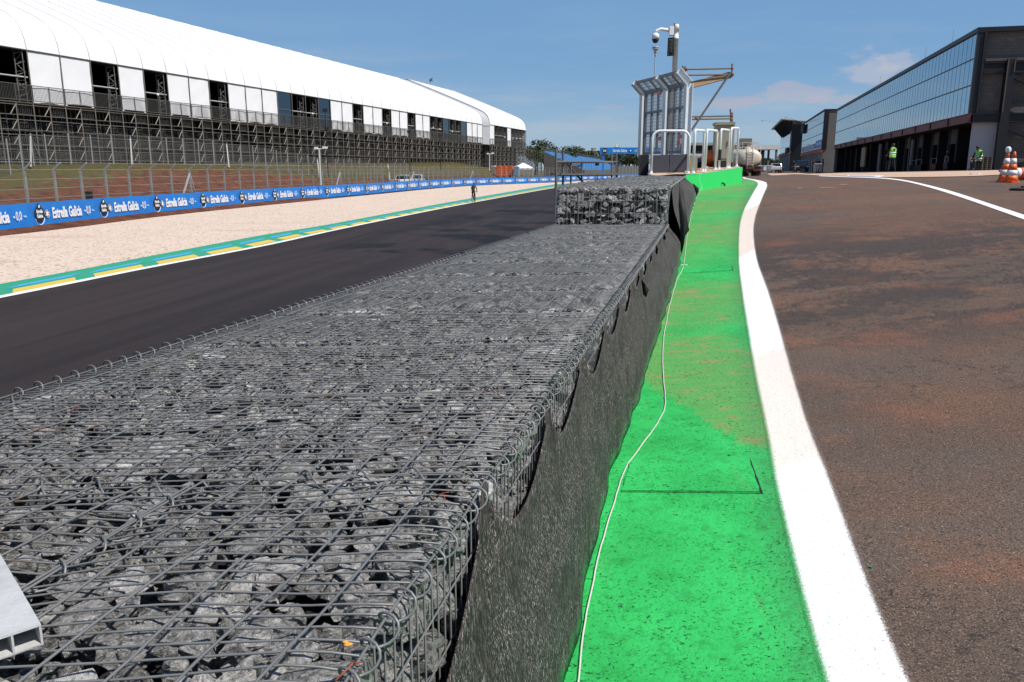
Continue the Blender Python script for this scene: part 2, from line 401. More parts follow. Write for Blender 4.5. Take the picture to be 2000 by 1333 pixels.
M['kwhite'] = plain('track_edge_white_paint', (.82,.82,.80), .6, 0, .06, 1.5, .1)
M['conc'] = plain('grey_concrete', (.32,.30,.28), .85, 0, .2, 1.5, .3, 30, dirt=(.16,.13,.11))
M['tanconc'] = plain('dusty_tan_concrete', (.50,.345,.25), .9, 0, .2, .7, .3, 20, dirt=(.36,.22,.15))
M['greenwall'] = plain('fresh_green_wall_paint', (.022,.58,.125), .6, 0, .08, 1.5, .2, 25)
M['darkconc'] = plain('dark_grey_blue_barrier', (.055,.058,.075), .8, 0, .2, 2, .25, 20)
M['shield'] = plain('grey_blue_galvanised_frame', (.68,.71,.74), .45, .1, .15, 2, .05)
M['black'] = plain('matt_black', (.012,.012,.013), .6, 0, .3)
M['dsteel'] = plain('black_painted_steel', (.013,.013,.015), .5, .2, .3, 1.5)
M['redbeam'] = plain('dark_red_steel_primer', (.155,.042,.032), .6, .1, .25, 1.2, .1)
M['orangebeam'] = plain('orange_painted_beam', (.42,.085,.022), .6, 0, .2, 1.2)
M['dwall'] = plain('grey_render_wall', (.17,.155,.14), .85, 0, .2, .7, .2, 12, dirt=(.10,.09,.08))
M['wblock'] = plain('pale_block_wall', (.42,.42,.43), .85, 0, .12, .9, .2, 8)
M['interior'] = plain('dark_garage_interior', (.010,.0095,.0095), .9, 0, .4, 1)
M['hide'] = plain('black_shade_fill', (.010,.0095,.009), .9, 0, .4, 1)  # near-black colour that stands for deep shade
M['orange'] = plain('orange_plastic', (.72,.13,.025), .5, 0, .12, 3)
M['reflw'] = plain('white_reflective_sleeve', (.75,.75,.73), .4, 0, .06, 3)
M['hiviz'] = plain('hi_viz_lime_cloth', (.22,.66,.10), .7, 0, .12, 6)
M['skin'] = plain('brown_skin', (.20,.11,.07), .6, 0, .1, 6)
M['cloth'] = plain('dark_clothing', (.012,.012,.015), .8, 0, .3, 6)
M['jeans'] = plain('dark_blue_clothing', (.02,.025,.045), .8, 0, .3, 6)
M['tyre'] = plain('black_rubber', (.015,.015,.015), .8, 0, .3, 5)
M['beige'] = plain('beige_cabinet_paint', (.30,.29,.22), .5, 0, .08, 2, .05)
M['cream'] = plain('cream_tank_paint', (.66,.60,.50), .45, .1, .12, 1, .1, dirt=(.35,.24,.16))
M['carwhite'] = plain('white_car_paint', (.75,.76,.77), .25, .1, .04)
M['carblack'] = plain('black_car_paint', (.012,.013,.016), .2, .2, .2)
M['redlens'] = plain('red_lamp_lens', (.55,.02,.02), .3, 0, .1)
M['lens'] = plain('clear_lamp_lens', (.7,.72,.75), .15, .3, .1)
M['seat'] = plain('bright_blue_seats', (.06,.24,.55), .5, 0, .15, .8)
M['timber'] = plain('scaffold_plank_timber', (.36,.23,.13), .8, 0, .25, 4, .2)
M['alu'] = plain('worn_aluminium', (.58,.58,.57), .5, .25, .16, 14, .3, 60, dirt=(.33,.32,.31), dirtamt=.5)
M['cable'] = plain('white_cable_sheath', (.56,.55,.51), .5, 0, .1, 8)
M['rust'] = plain('rusty_scrap', (.30,.07,.025), .8, 0, .3, 8)
M['tarp'] = plain('black_torn_sheet', (.011,.011,.011), .7, 0, .3, 6)
M['leafA'] = mat_leaf('dark_foliage', (.016,.028,.012), (.045,.065,.022)); M['leafB'] = mat_leaf('mid_foliage', (.025,.045,.014), (.07,.085,.03))
M['bark'] = plain('grey_bark', (.10,.075,.055), .9, 0, .3, 3)
M['cityw'] = plain('pale_city_render', (.62,.60,.57), .8, 0, .1, .05, .05, 1)
M['tan'] = plain('tan_panel', (.36,.25,.17), .7, 0, .15, 1)
M['farground'] = plain('dry_far_ground', (.10,.085,.045), .95, 0, .4, .02, .3, .5, dirt=(.15,.07,.04))
# ================================================================== SETTING
def L(Y): return -3.06 + .272*Y
def R(Y): return -.61 + .238*Y
TZ = -3.0
# base of the fabric wall, from the photograph
BASEPX = [(1107,1333),(1118,1295),(1158,1082),(1194,915),(1240,812),(1269,706),(1296,622),(1317,556),(1332,500),(1343,446),(1356,400),(1365,374)]
BASE = [hit(*p) for p in BASEPX]
_by = [p.y for p in BASE]; _bx = [p.x for p in BASE]
def baseX(Y):
    if Y < _by[0]: return _bx[0] - .238*(_by[0]-Y)
    return npoly(Y, _by, _bx) if Y <= _by[-1] else _bx[-1]+.5*(Y-_by[-1])
def baseXs(Y): return sum(baseX(Y+d) for d in (-.7,-.35,0,.35,.7))/5
# far ground sheet
mb = MB(); mb.grid(lambda u, v: (-1500+3000*u, -60+2600*v, -3.16 if v > 0 else -3.16), 12, 12)
tag(mb.build('ground', M['farground']), kind='structure')
# pit lane heightfield
ys = np.concatenate([np.arange(-6, 20, .5), np.arange(20, 60, 1.5), np.arange(60, 200, 6), [205., 240., 300.]])
ts = np.concatenate([np.linspace(0, 1, 26)**1.6*24, np.linspace(26, 100, 26)])
XX = np.array([[R(min(y, 30))-.25 + (0 if y < 30 else .285*(y-30)) + t for t in ts] for y in ys]); YY = np.repeat(ys[:, None], len(ts), 1)
ZZ = Gn(XX, YY)
V = np.stack([XX, YY, ZZ], -1).reshape(-1, 3); nt = len(ts)
F = [(j*nt+i, j*nt+i+1, (j+1)*nt+i+1, (j+1)*nt+i) for j in range(len(ys)-1) for i in range(nt-1)]
tag(mesh_np('pit_lane', V, F, M['pit'], smooth=True), kind='structure')
def strip(name, left, right, n, m, mat, lift, attrs=None, parent=None, ext=0.):
    A = resample(left, n); B = resample(right, n); vs = []
    for a, b in zip(A, B):
        for k in range(m+1):
            q = -ext + (1+2*ext)*k/m; p = a.lerp(b, q); vs.append((p.x, p.y, G(p.x, p.y)+(lift if not (ext and k in (0, m)) else -.006)))
    f = [(j*(m+1)+i, j*(m+1)+i+1, (j+1)*(m+1)+i+1, (j+1)*(m+1)+i) for j in range(n) for i in range(m)]
    o = mesh_np(name, np.array(vs), f, mat, parent, attrs, smooth=True); return o, vs
LPX = [(1650,1420),(1617,1333),(1575,1180),(1540,1040),(1515,930),(1497,830),(1478,740),(1461,640),(1450,570),(1443,504),(1445,442),(1453,412),(1462,394),(1473,374),(1480,362),(1478,356),(1467,352),(1450,348)]
RPX = [(1815,1420),(1770,1333),(1705,1180),(1650,1030),(1610,920),(1575,830),(1548,740),(1520,640),(1499,570),(1477,506),(1471,454),(1474,428),(1479,411),(1489,385),(1497,367),(1497,360),(1490,355),(1452,346.5)]
WL = [hit(*p, lo=.5) for p in LPX]; WR = [hit(*p, lo=.5) for p in RPX]
WLs = spath(WL, .3); WRs = spath(WR, .3)
n = 220
YA, YB, YC, YD = [hit(*q).y for q in ((1560,930),(1500,688),(1460,505),(1470,408))]
def dustv(y):
    def win(a, b, e0, e1): return max(0, min(1, (y-a)/e0))*max(0, min(1, (b-y)/e1))
    return max(.62*win(YA, YB, .05, .15), .9*win(YC, YD, .1, .5))
_A = resample(WLs, n); m = 14; ext = .16
ac, du = [], []
for a in _A:
    for k in range(m+1): ac.append((k/m*(1+2*ext)-ext+ext)/(1+2*ext)); du.append(dustv(a.y))
# across measured over the widened strip
wl, wlv = strip('white_line', WLs, WRs, n, m, M['line'], .0085, {'across': ac, 'dust': du}, ext=ext)
tag(wl, kind='structure')
def dirtmap(p):
    x, y = p[0], p[1]
    # fresh paint near the camera; an older dusty skin further out
    yb = max(5.15, min(7.3, 5.3+(1.60-x)*4.2)); w = max(0., min(1., (y-yb+.35*mn.noise(Vector((x*5,y*3,4))))/.45))
    if y > 8.6: w *= .75 + .25*math.sin(y*1.3)
    fresh2 = math.exp(-((y-8.2)/1.0)**2 - ((x-2.75)/.35)**2); w *= 1-.9*fresh2
    w *= 1-.5*math.exp(-((y-12)/1.2)**2)
    return w*.9 + mn.noise(Vector((x*1.2, y*.8, 0)))*.22
set_attr(wl, 'dirt', [dirtmap(p) for p in wlv]); set_attr(wl, 'edge', [1.]*len(wlv))
GL = [Vector((baseXs(y)-.25, y, 0)) for y in (-2, 0, 1.5)] + [Vector((baseXs(p.y)-.25, p.y, 0)) for p in BASE[:-1]]
GL += [Vector((5.6,25.5,0)), Vector((8.7,31,0)), Vector((9.2,32.5,0)), Vector((9.6,36,0)), Vector((10.2,45,0))]
GRt = [hit(1700,1600,lo=.4), hit(1660,1450,lo=.4)]
GR = [Vector((WL[0].x-.35, -2, 0)), Vector((WL[0].x-.15, .8, 0))] + WLs
GR = [p.lerp(p+Vector((.09,0,0)), 1) for p in GR]
def rows(curve, yv):
    yy = [p.y for p in curve]; xx = [p.x for p in curve]; return npoly(yv, yy, xx)
ya = np.concatenate([np.arange(-2, 12, .12), np.arange(12, 33, .3), np.arange(33, 48, 1.2)])
def mono(c):
    o = [c[0]]
    for p in c[1:]:
        if p.y > o[-1].y + 1e-3: o.append(p)
    return o
GLm, GRm = mono(spath(GL, .5)), mono(GR); vs = []; mm = 18
for y in ya:
    a, b = rows(GLm, y), rows(GRm, y)
    for k in range(mm+1):
        x = a+(b-a)*k/mm; vs.append((x, y, G(x, y)+.0042))
f = [(j*(mm+1)+i, j*(mm+1)+i+1, (j+1)*(mm+1)+i+1, (j+1)*(mm+1)+i) for j in range(len(ya)-1) for i in range(mm)]
ap = mesh_np('painted_verge', np.array(vs), f, M['green'], smooth=True); tag(ap, kind='structure')
set_attr(ap, 'dirt', [dirtmap(p) for p in vs]); set_attr(ap, 'edge', [k/mm for y in ya for k in range(mm+1)])
# raised concrete repair slabs in the verge, painted over, with an open joint along one edge
def slab(px, dz, gap=None):
    P = [hit(*p) for p in px]; mb = MB(); nu = 10
    def fn(u, v):
        a = P[0].lerp(P[1], u); b = P[3].lerp(P[2], u); q = a.lerp(b, v)
        return (q.x + .012*mn.noise(q*9), q.y + .012*mn.noise(q*8), G(q.x, q.y)+dz)
    mb.grid(fn, nu, 8); nv = len(mb.v)
    edge = [i for i in range(nu+1)] + [j*(nu+1)+nu for j in range(1, 9)] + [8*(nu+1)+i for i in range(nu-1, -1, -1)] + [j*(nu+1) for j in range(7, 0, -1)]
    lo = [(mb.v[i][0], mb.v[i][1], mb.v[i][2]-dz-.03) for i in edge]
    mb.v += lo; ne = len(edge)
    for k in range(ne): mb.f.append((edge[(k+1) % ne], edge[k], nv+k, nv+(k+1) % ne)); mb.m.append(0)
    o = mb.build('repair_slab', M['green'], ap); set_attr(o, 'dirt', [0.]*len(mb.v)); return P
S1 = slab([(1236,893),(1463,897),(1484,964),(1213,962)], .014)
S2 = slab([(1337,529),(1427,520),(1430,529),(1334,535)], .012)
mb = MB()                                             # the dark open joints
for a, b, w0, w1 in [((1464,897),(1486,966),.003,.013),((1213,963),(1486,966),.002,.004),((1428,519),(1431,530),.003,.012),((1334,536),(1430,530),.002,.004)]:
    A = hit(*a); B = hit(*b); d = (B-A).normalized(); s = Vector((-d.y, d.x, 0))
    Q = [A.lerp(B, k/10) for k in range(11)]
    l = [(p.x+s.x*w, p.y+s.y*w, G(p.x, p.y)+.0065) for k, p in enumerate(Q) for w in [w0+(w1-w0)*k/10+.003*mn.noise(p*30)]]
    r = [(p.x-s.x*.003, p.y-s.y*.003, G(p.x, p.y)+.0065) for p in Q]
    mb.add(l+r, [(i, i+1, 11+i+1, 11+i) for i in range(10)])
mb.build('open_joint', M['black'], ap)
# right-hand white line and the markings before the garages
def flatpoly_strip(name, lpx, rpx, mat, lift, n=60, m=2):
    a = spath([hit(*p) for p in lpx], 1.); b = spath([hit(*p) for p in rpx], 1.); o, _ = strip(name, a, b, n, m, mat, lift); return tag(o, kind='structure')
flatpoly_strip('white_line', [(2060,451),(2000,430),(1930,405),(1860,381),(1800,363),(1758,353.6),(1722,349.6),(1680,347.6),(1600,344.6)],
    [(2060,441),(2000,421),(1930,398),(1860,375),(1800,359.5),(1758,351.3),(1722,348.0),(1680,346.3),(1600,343.6)], M['kwhite'], .010, 90)
flatpoly_strip('garage_apron', [(2080,341.8),(1955,342.6),(1900,345.2),(1800,347.2),(1716,347.4),(1660,345.4),(1560,341.6),(1500,341.2)],
    [(2080,332.6),(1955,333.2),(1900,334.6),(1800,336.6),(1716,337.6),(1660,338.2),(1560,338.8),(1500,339.2)], M['tanconc'], .022, 90, 6)
flatpoly_strip('pit_box_marking', [(1718,347.4),(1690,346.4),(1655,345.2)], [(1728,344.8),(1690,343.9),(1655,343.0)], M['kwhite'], .030, 30)
flatpoly_strip('pit_box_marking', [(1706,346.5),(1685,345.7),(1658,344.7)], [(1711,345.4),(1685,344.7),(1658,343.8)], M['kblue'], .036, 30)
for k, (x0, x1, y) in enumerate([(1600,1631,367.2),(1640,1656,361.3),(1558,1568,368)]):
    flatpoly_strip('worn_white_dash', [(x0,y+.6),(x1,y)], [(x0,y-.5),(x1,y-1)], M['faint'], .008, 8)
# track side (flat, lower than the pit lane)
EDGEpx = [(3.5,583),(300,523),(524,480),(706,440),(918,397.5),(1082,367.8)]
EW = [atz(*p, TZ) for p in EDGEpx]
EW = [Vector((-15.2-3.9,-22,TZ)), Vector((-15.2+.05,0,TZ))] + EW + [Vector((16,172,TZ)), Vector((33,215,TZ)), Vector((60,262,TZ))]
KPX = [(3.5,555),(300,499.5),(545,454),(636,440),(918,388.3),(1082,360.8)]
KW = [atz(*p, TZ) for p in KPX]
KW = [EW[0]-Vector((2.3,0,0)), EW[1]-Vector((2.3,0,0))] + KW + [EW[-3]+Vector((-4.5,2,0)), EW[-2]+Vector((-4.5,3,0)), EW[-1]+Vector((-4.5,4,0))]
BPX = [(3.5,455),(350,415),(700,381.5),(900,364),(1084,356.2),(1140,353),(1200,350.6)]
BP = [atz(*p, TZ) for p in BPX]
BP = [Vector((-31.4,-22,TZ)), Vector((-28.9,0,TZ)), Vector((-27.0,18,TZ))] + BP + [Vector((46,275,TZ)), Vector((75,305,TZ))]
EWs, KWs, BPs = spath(EW, 2.5), spath(KW, 2.5), spath(BP, 2.0)
def flat_between(name, A, B, n, m, z, mat, attrs=False):
    A = resample(A, n); B = resample(B, n)
    vs = [(p.x, p.y, z) for a, b in zip(A, B) for p in [a.lerp(b, k/m) for k in range(m+1)]]
    f = [(j*(m+1)+i, j*(m+1)+i+1, (j+1)*(m+1)+i+1, (j+1)*(m+1)+i) for j in range(n) for i in range(m)]
    o = mesh_np(name, np.array(vs), f, mat)
    if attrs:
        s = 0; al, acr = [], []
        for j, (a, b) in enumerate(zip(A, B)):
            if j: s += (A[j]-A[j-1]).length
            for k in range(m+1): al.append(s); acr.append((b-a).length*k/m)
        set_attr(o, 'along', al); set_attr(o, 'acrossm', acr)
    return tag(o, kind='structure')
TR = [Vector((L(p.y)+.6 if p.y < 30 else L(30)+.6+(p.y-30)*.205, p.y, TZ)) for p in resample(EWs, 60)]
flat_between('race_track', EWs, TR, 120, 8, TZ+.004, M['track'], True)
flat_between('gravel_trap', KWs, [p+Vector((1.25,0,0)) for p in BPs], 120, 6, TZ, M['gravel'])
def off(c, d):
    out = []
    for i, p in enumerate(c):
        t = (c[min(i+1, len(c)-1)]-c[max(i-1, 0)]).normalized(); out.append(p + Vector((t.y, -t.x, 0))*d)
    return out
kb = flat_between('kerb', KWs, EWs, 140, 3, TZ+.010, M['kgreen'])
e1 = off(EWs, -.28)
w = flat_between('track_edge_line', EWs, e1, 140, 1, TZ+.016, M['kwhite'])
# yellow and blue wedges along the kerb
def kpt(s, q):                                        # s metres along, q across (0 edge line, 1 outer)
    return _ke(s).lerp(_kk(s), q)
def bylen(c):
    Ls = [0]
    for a, b in zip(c, c[1:]): Ls.append(Ls[-1]+(b-a).length)
    X = [p.x for p in c]; Y = [p.y for p in c]
    return (lambda s: Vector((npoly(s, Ls, X), npoly(s, Ls, Y), TZ))), Ls[-1]
_ke, _kl = bylen(resample(EWs, 200)); 
_kY = [p.y for p in resample(KWs, 200)]; _kX = [p.x for p in resample(KWs, 200)]
def _kk(s):
    p = _ke(s); t = (_ke(s+.5)-_ke(s-.5)).normalized(); nrm = Vector((-t.y, t.x, 0))
    d = 2.0
    for _ in range(6):
        q = p+nrm*d; d += (q.x-npoly(q.y, _kY, _kX))*.9
    return p+nrm*d
s = 1.7; my, mbl = MB(), MB(); per = 3.1
while s < _kl-4:
    def qd(mb, s0, s1, q0, q1, sl, z):
        c = [kpt(s0, q0), kpt(s1, q0), kpt(s1+sl, q1), kpt(s0+sl, q1)]; mb.quad(*[(p.x, p.y, TZ+z) for p in c])
    qd(my, s, s+2.3, .15, .42, .62, .016); qd(mbl, s+.6, s+3.0, .52, .68, .9, .016); s += per
my.build('yellow_wedges', M['kyellow'], kb); mbl.build('blue_wedges', M['kblue'], kb)
# earth bank rising to the stands
GS = [Vector((-61.55+.3005*y, y, 0)) for y in range(-22, 300, 8)]
def bankpt(a, q):
    i = a
    p, g = _b1[i], _b2[i]; x = p.lerp(g, q)
    k_ = max(0., min(1., (225-p.y)/60)); zb = -2.6 + (2.95+max(0, p.y-60)*.012)*k_
    fl0 = .42*max(0., min(1., (p.y-82)/22)); qe = max(0., q-fl0)/(1-fl0*.8); z = TZ-.02 + (zb-TZ)*min(1, qe/.75)**1.15 if q > 0 else TZ-.02
    return Vector((x.x, x.y, z + .12*mn.noise(Vector((x.x*.3, x.y*.3, 1)))*min(1, q*5)))
_b1 = resample([p+Vector((1.6,0,0)) for p in BPs], 130)
_b2 = [Vector((min(-63.6+.3005*(p.y+6), p.x-7), p.y+6, 0)) for p in _b1]
vs, gr = [], []
qs = [0,.04,.1,.16,.24,.33,.42,.52,.64,.75,.9,1.15,1.6,2.4]
for i in range(131):
    for q in qs:
        vs.append(tuple(bankpt(i, q))); gr.append(max(0, min(1, (q-.12-.30*max(0, min(1, (_b1[i].y-46)/25)))*3.2))*.70)
nq = len(qs)
f = [(j*nq+i, j*nq+i+1, (j+1)*nq+i+1, (j+1)*nq+i) for j in range(130) for i in range(nq-1)]
bk = mesh_np('earth_bank', np.array(vs), f, M['earth'], smooth=True); tag(bk, kind='structure'); set_attr(bk, 'grass', gr)
_bv = np.array(vs).reshape(131, nq, 3)
def bankz(X, Y):
    i = min(range(131), key=lambda k: abs(_bv[k, 6, 1]-Y)); r = _bv[i]
    xs_ = r[::-1, 0]; return float(np.interp(X, xs_, r[::-1, 2]))
# ================================================================== GABIONS
def gp(u, s):
    l, r = L(s), R(s); x = l+(r-l)*u; return x, s + .08*(x-(l+r)/2)
LIB = []
def make_lib(n, lvl):
    out = []
    for k in range(n):
        bm = bmesh.new()
        for _ in range(13):
            v = Vector([math.copysign(abs(q)**.55, q) for q in Vector(RNG.normal(size=3)).normalized()])*RNG.uniform(.62, .92); bm.verts.new(v)
        r = bmesh.ops.convex_hull(bm, input=bm.verts[:])
        bmesh.ops.delete(bm, geom=[v for v in bm.verts if not v.link_faces], context='VERTS')
        bmesh.ops.triangulate(bm, faces=bm.faces[:])
        for l in range(lvl):
            bmesh.ops.subdivide_edges(bm, edges=bm.edges[:], cuts=1, use_grid_fill=True)
            bmesh.ops.triangulate(bm, faces=bm.faces[:])
            a = .115/(l+1)**1.1; sd = Vector((k*3.1, l*7.7, 0))
            for v in bm.verts: v.co += v.co.normalized()*(mn.noise(v.co*(2.2*(l+1))+sd)*a + RNG.uniform(-.35, .35)*a)
        bm.verts.ensure_lookup_table(); bm.verts.index_update()
        V = np.array([v.co[:] for v in bm.verts]); F = np.array([[v.index for v in f.verts] for f in bm.faces]); bm.free()
        out.append((V, F))
    return out
LIB2, LIB1, LIB0 = make_lib(22, 2), make_lib(16, 1), make_lib(14, 0)
DUST = [(-.50,2.42,.22),(-.58,1.72,.22),(-.15,3.3,.25),(-1.0,3.1,.15),(.3,5.6,.3),(-.2,4.7,.25),(1.2,12.9,.35)]
def rock_inst(lib, c, size, flat=.75, tilt=.17):
    V, F = lib[RNG.integers(len(lib))]
    q = np.array([1, *(RNG.normal(size=2)*tilt), 0]); za = RNG.uniform(0, math.pi); cz, sz_ = math.cos(za), math.sin(za)
    q = np.array([q[0]*cz-q[3]*sz_, q[1]*cz+q[2]*sz_, q[2]*cz-q[1]*sz_, q[3]*cz+q[0]*sz_]); q /= np.linalg.norm(q); w, x, y, z = q
    Rm = np.array([[1-2*(y*y+z*z),2*(x*y-z*w),2*(x*z+y*w)],[2*(x*y+z*w),1-2*(x*x+z*z),2*(y*z-x*w)],[2*(x*z-y*w),2*(y*z+x*w),1-2*(x*x+y*y)]])
    W = (V*np.array([1, RNG.uniform(.65,1.1), RNG.uniform(.5,.9)]))@Rm.T
    W = W*size*np.array([1, 1, flat])
    W[:, 2] -= W[:, 2].max(); W += np.array(c)                       # c is where the highest point sits
    sh = RNG.uniform(.0, .36)**1.15
    if RNG.random() < .10: sh = RNG.uniform(.5, 1.)
    for dx, dy, dr in DUST:
        d = math.hypot(c[0]-dx, c[1]-dy)
        if d < dr and RNG.random() < .6: sh = max(sh, .85-.5*d/dr)
    return W, F, np.full(len(W), sh)
def join_inst(L_):
    Vs, Fs, As = [], [], []; b = 0
    for V, F, A in L_: Vs.append(V); Fs.append(F+b); As.append(A); b += len(V)
    return np.concatenate(Vs), np.concatenate(Fs), np.concatenate(As)
def ztop_lo(s): return -.95
def gabion(u0, u1, s0, s1, zt, zb, lab, near, left=True, right=True, front=False, pitch=.0488, big=.15, detail=5, binders=True):
    g = empty('gabion', (0,0,0), 0, lab, 'gabion', 'wire gabions along the pit wall')
    rw = .0030 if near < 3 else (.0029 if near < 5 else (.0024 if near < 8 else .0019))
    mb = MB(); seed = RNG.uniform(0, 50)
    def zz(u, s):
        x, y = gp(u, s); e = min(1, 8*(u-u0)/(u1-u0), 8*(u1-u)/(u1-u0), 8*(s-s0)/(s1-s0)+.2, 8*(s1-s)/(s1-s0)+.2); e = max(0, e)
        return zt + e*(.016 + .018*mn.noise(Vector((x*2.6, y*2.6, seed))))
    K = 14; N = int(round((s1-s0)/pitch)); nv = detail
    for i in range(N+1):
        s = s0+(s1-s0)*i/N + RNG.uniform(-.003, .003); ph = RNG.uniform(0, 9); am = RNG.uniform(.0005, .0035)
        pts = []
        for k in range(K+1):
            u = u0+(u1-u0)*k/K; x, y = gp(u, s + am*math.sin(u*9+ph)); pts.append((x, y, zz(u, s)))
        if right and u1 > .99: pts = pts[:-1] + [(pts[-1][0]-.012, pts[-1][1], zt), (pts[-1][0], pts[-1][1], zt-.012), (pts[-1][0]+RNG.uniform(-.003,.006), pts[-1][1]+RNG.uniform(-.006,.006), zb)]
        if left and u0 < .01: pts = [(pts[0][0], pts[0][1], zb), (pts[0][0], pts[0][1], zt-.012), (pts[0][0]+.012, pts[0][1], zt)] + pts[1:]
        mb.tube(pts, rw, nv, cap=False)
    wid = (R(s0)-L(s0))*(u1-u0); NL = int(round(wid/big)); K2 = max(4, int((s1-s0)/.12))
    for i in range(NL+1):
        u = u0+(u1-u0)*i/NL; ph = RNG.uniform(0, 9); am = RNG.uniform(.0, .004)/wid
        pts = [(*gp(u+am*math.sin(k*.9+ph), s0+(s1-s0)*k/K2), zz(u, s0+(s1-s0)*k/K2)+rw*2) for k in range(K2+1)]
        if front: pts = [(pts[0][0], pts[0][1]-.002, zb)] + pts
        mb.tube(pts, rw*(1.22 if near < 4 else (1.5 if near < 5 else 2.0)), nv, cap=False)
    for uu, ok in ((1, right and u1 > .99), (0, left and u0 < .01)):
        if not ok: continue
        z = zt-big
        while z > zb:
            x0, y0 = gp(uu, s0); x1, y1 = gp(uu, s1); e = .004 if uu else -.004
            mb.tube([(x0+e, y0, z), ((x0+x1)/2+e, (y0+y1)/2, z+RNG.uniform(-.01,.01)), (x1+e, y1, z)], rw, nv, cap=False); z -= big
    if front:
        nf = int(round(wid/.066))
        for i in range(nf+1):
            u = u0+(u1-u0)*i/nf; x, y = gp(u, s0); mb.tube([(x, y-.008, zt), (x+RNG.uniform(-.006,.006), y-.014+RNG.uniform(-.01,.004), (zt+zb)/2), (x, y-.008, zb)], .0027, 5, cap=False)
        for k in range(5):
            z = zt-.02-(zt-zb-.04)*k/4; mb.tube([(*gp(u0+(u1-u0)*q/8, s0), z+RNG.uniform(-.008,.008)) for q in range(9)], .0030, 5, cap=False)
    mb.build('wire_mesh', M['wire'], g, True)
    if binders:
        sp = MB(); ppt = 12 if near < 5 else 8
        def spiral(fn, length, pit, rad, ov=1.0, zk=.8):
            n = int(length/pit*ppt); ph = RNG.uniform(0, 6); pts = []
            for i in range(n+1):
                t = i/n; a = ph + 2*math.pi*length/pit*t; p, nx = fn(t); j = 1+.15*mn.noise(Vector((t*length*3, seed, 0)))
                pts.append(p + nx*(math.cos(a)*rad*ov*j) + Vector((0,0,1))*(math.sin(a)*rad*zk*j))
            sp.tube(pts, .0036 if near < 5 else .0050, 6 if near < 4 else 4, cap=False)
        Z = Vector((0,0,1))
        if right and u1 > .99:
            spiral(lambda t: (Vector((*gp(1, s0+.03+(s1-s0-.06)*t), zt-.006)), Vector((1,-.05,0))), s1-s0-.06, .098, .033)
        if left and u0 < .01:
            spiral(lambda t: (Vector((*gp(0, s0+.03+(s1-s0-.06)*t), zt-.002)), Vector((1,.05,0))), s1-s0-.06, .10, .036)
        if u0 > .01:
            spiral(lambda t: (Vector((*gp(u0, s0+.05+(s1-s0-.1)*t), zt-.002)), Vector((1,.0,0))), s1-s0-.1, .13, .026)
        spiral(lambda t: (Vector((*gp(u0+(u1-u0)*(.015+.97*t), s1), zt-.002)), Vector((0,1,0))), (R(s1)-L(s1))*(u1-u0)*.97, .165, .042, 1.15, .62)
        sp.build('spiral_binder', M['wire'], g, True)
    # stone fill
    lib = LIB2 if near < 3.4 else (LIB1 if near < 13.9 else LIB0)
    cell = .128 if near < 13.9 else .14; insts = []
    nx_, ny_ = max(1, int(round(wid/cell))), max(1, int(round((s1-s0)/cell)))
    for i in range(nx_):
        for j in range(ny_):
            u = u0+(u1-u0)*min(.975, max(.025, (i+.5+RNG.uniform(-.40,.40))/nx_)); s = s0+(s1-s0)*(j+.5+RNG.uniform(-.40,.40))/ny_; x, y = gp(u, s)
            d = abs(RNG.normal(0, .012)) + (.05 if RNG.random() < .09 else 0)
            insts.append((RNG.uniform(.10,.15) if RNG.random() < .25 else RNG.uniform(.060, .098), lib, (x, y, zt-.002-d-(.014 if near > 4 else .003)), .62))
    top = len(insts)
    cf = .066 if near < 5 else .10; nx2, ny2 = max(1, int(wid/cf)), max(1, int((s1-s0)/cf))
    for i in range(nx2):
        for j in range(ny2):
            u = u0+(u1-u0)*(i+.5+RNG.uniform(-.4,.4))/nx2; s = s0+(s1-s0)*(j+.5+RNG.uniform(-.4,.4))/ny2; x, y = gp(min(.975, max(.025, u)), s)
            insts.append((RNG.uniform(.028, .056) if near < 5 else RNG.uniform(.05,.08), LIB1 if near < 4 else LIB0, (x, y, zt-.010-RNG.uniform(0,.04)), .9))
    nx2, ny2 = max(1, int(wid/.14)), max(1, int((s1-s0)/.14))
    for i in range(nx2):
        for j in range(ny2):
            u = u0+(u1-u0)*(i+.5+RNG.uniform(-.4,.4))/nx2; s = s0+(s1-s0)*(j+.5+RNG.uniform(-.4,.4))/ny2; x, y = gp(min(.96, max(.04, u)), s)
            insts.append((RNG.uniform(.09, .13), LIB1 if near < 4 else LIB0, (x, y, zt-.11-RNG.uniform(0,.05)), .8))
    def face(fn, length, depth, cs=.105):
        for i in range(int(length/.11)):
            for z in np.arange(zt-.11, zt-depth, -.105):
                x, y = fn((i+.5+RNG.uniform(-.4,.4))/int(length/.11)); insts.append((RNG.uniform(.085,.15) if front else RNG.uniform(.07,.115), LIB1 if near < 5 or front else LIB0, (x, y, z+RNG.uniform(-.03,.03)), .75))
    if right and u1 > .99: face(lambda t: (lambda q: (q[0]-RNG.uniform(.03,.08), q[1]))(gp(1, s0+(s1-s0)*t)), s1-s0, .62)
    if left and u0 < .01: face(lambda t: (lambda q: (q[0]+RNG.uniform(.06,.1), q[1]))(gp(0, s0+(s1-s0)*t)), s1-s0, zt-zb-.03)
    if front: face(lambda t: (lambda q: (q[0], q[1]+RNG.uniform(.03,.09)))(gp(u0+(u1-u0)*t, s0)), wid, zt-zb-.02)
    def clampR(t3):
        V, F, A_ = t3; Yv = V[:, 1]; xl, xr = -3.06+.272*Yv, -.61+.238*Yv
        V[:, 0] = np.minimum(np.maximum(V[:, 0], xl+(xr-xl)*u0+.012), xl+(xr-xl)*u1-.014); V[:, 2] = np.minimum(V[:, 2], zt-.001)
        if front: V[:, 1] = np.maximum(V[:, 1], s0+.08*(V[:, 0]-(xl+xr)/2)+.004)
        return V, F, A_
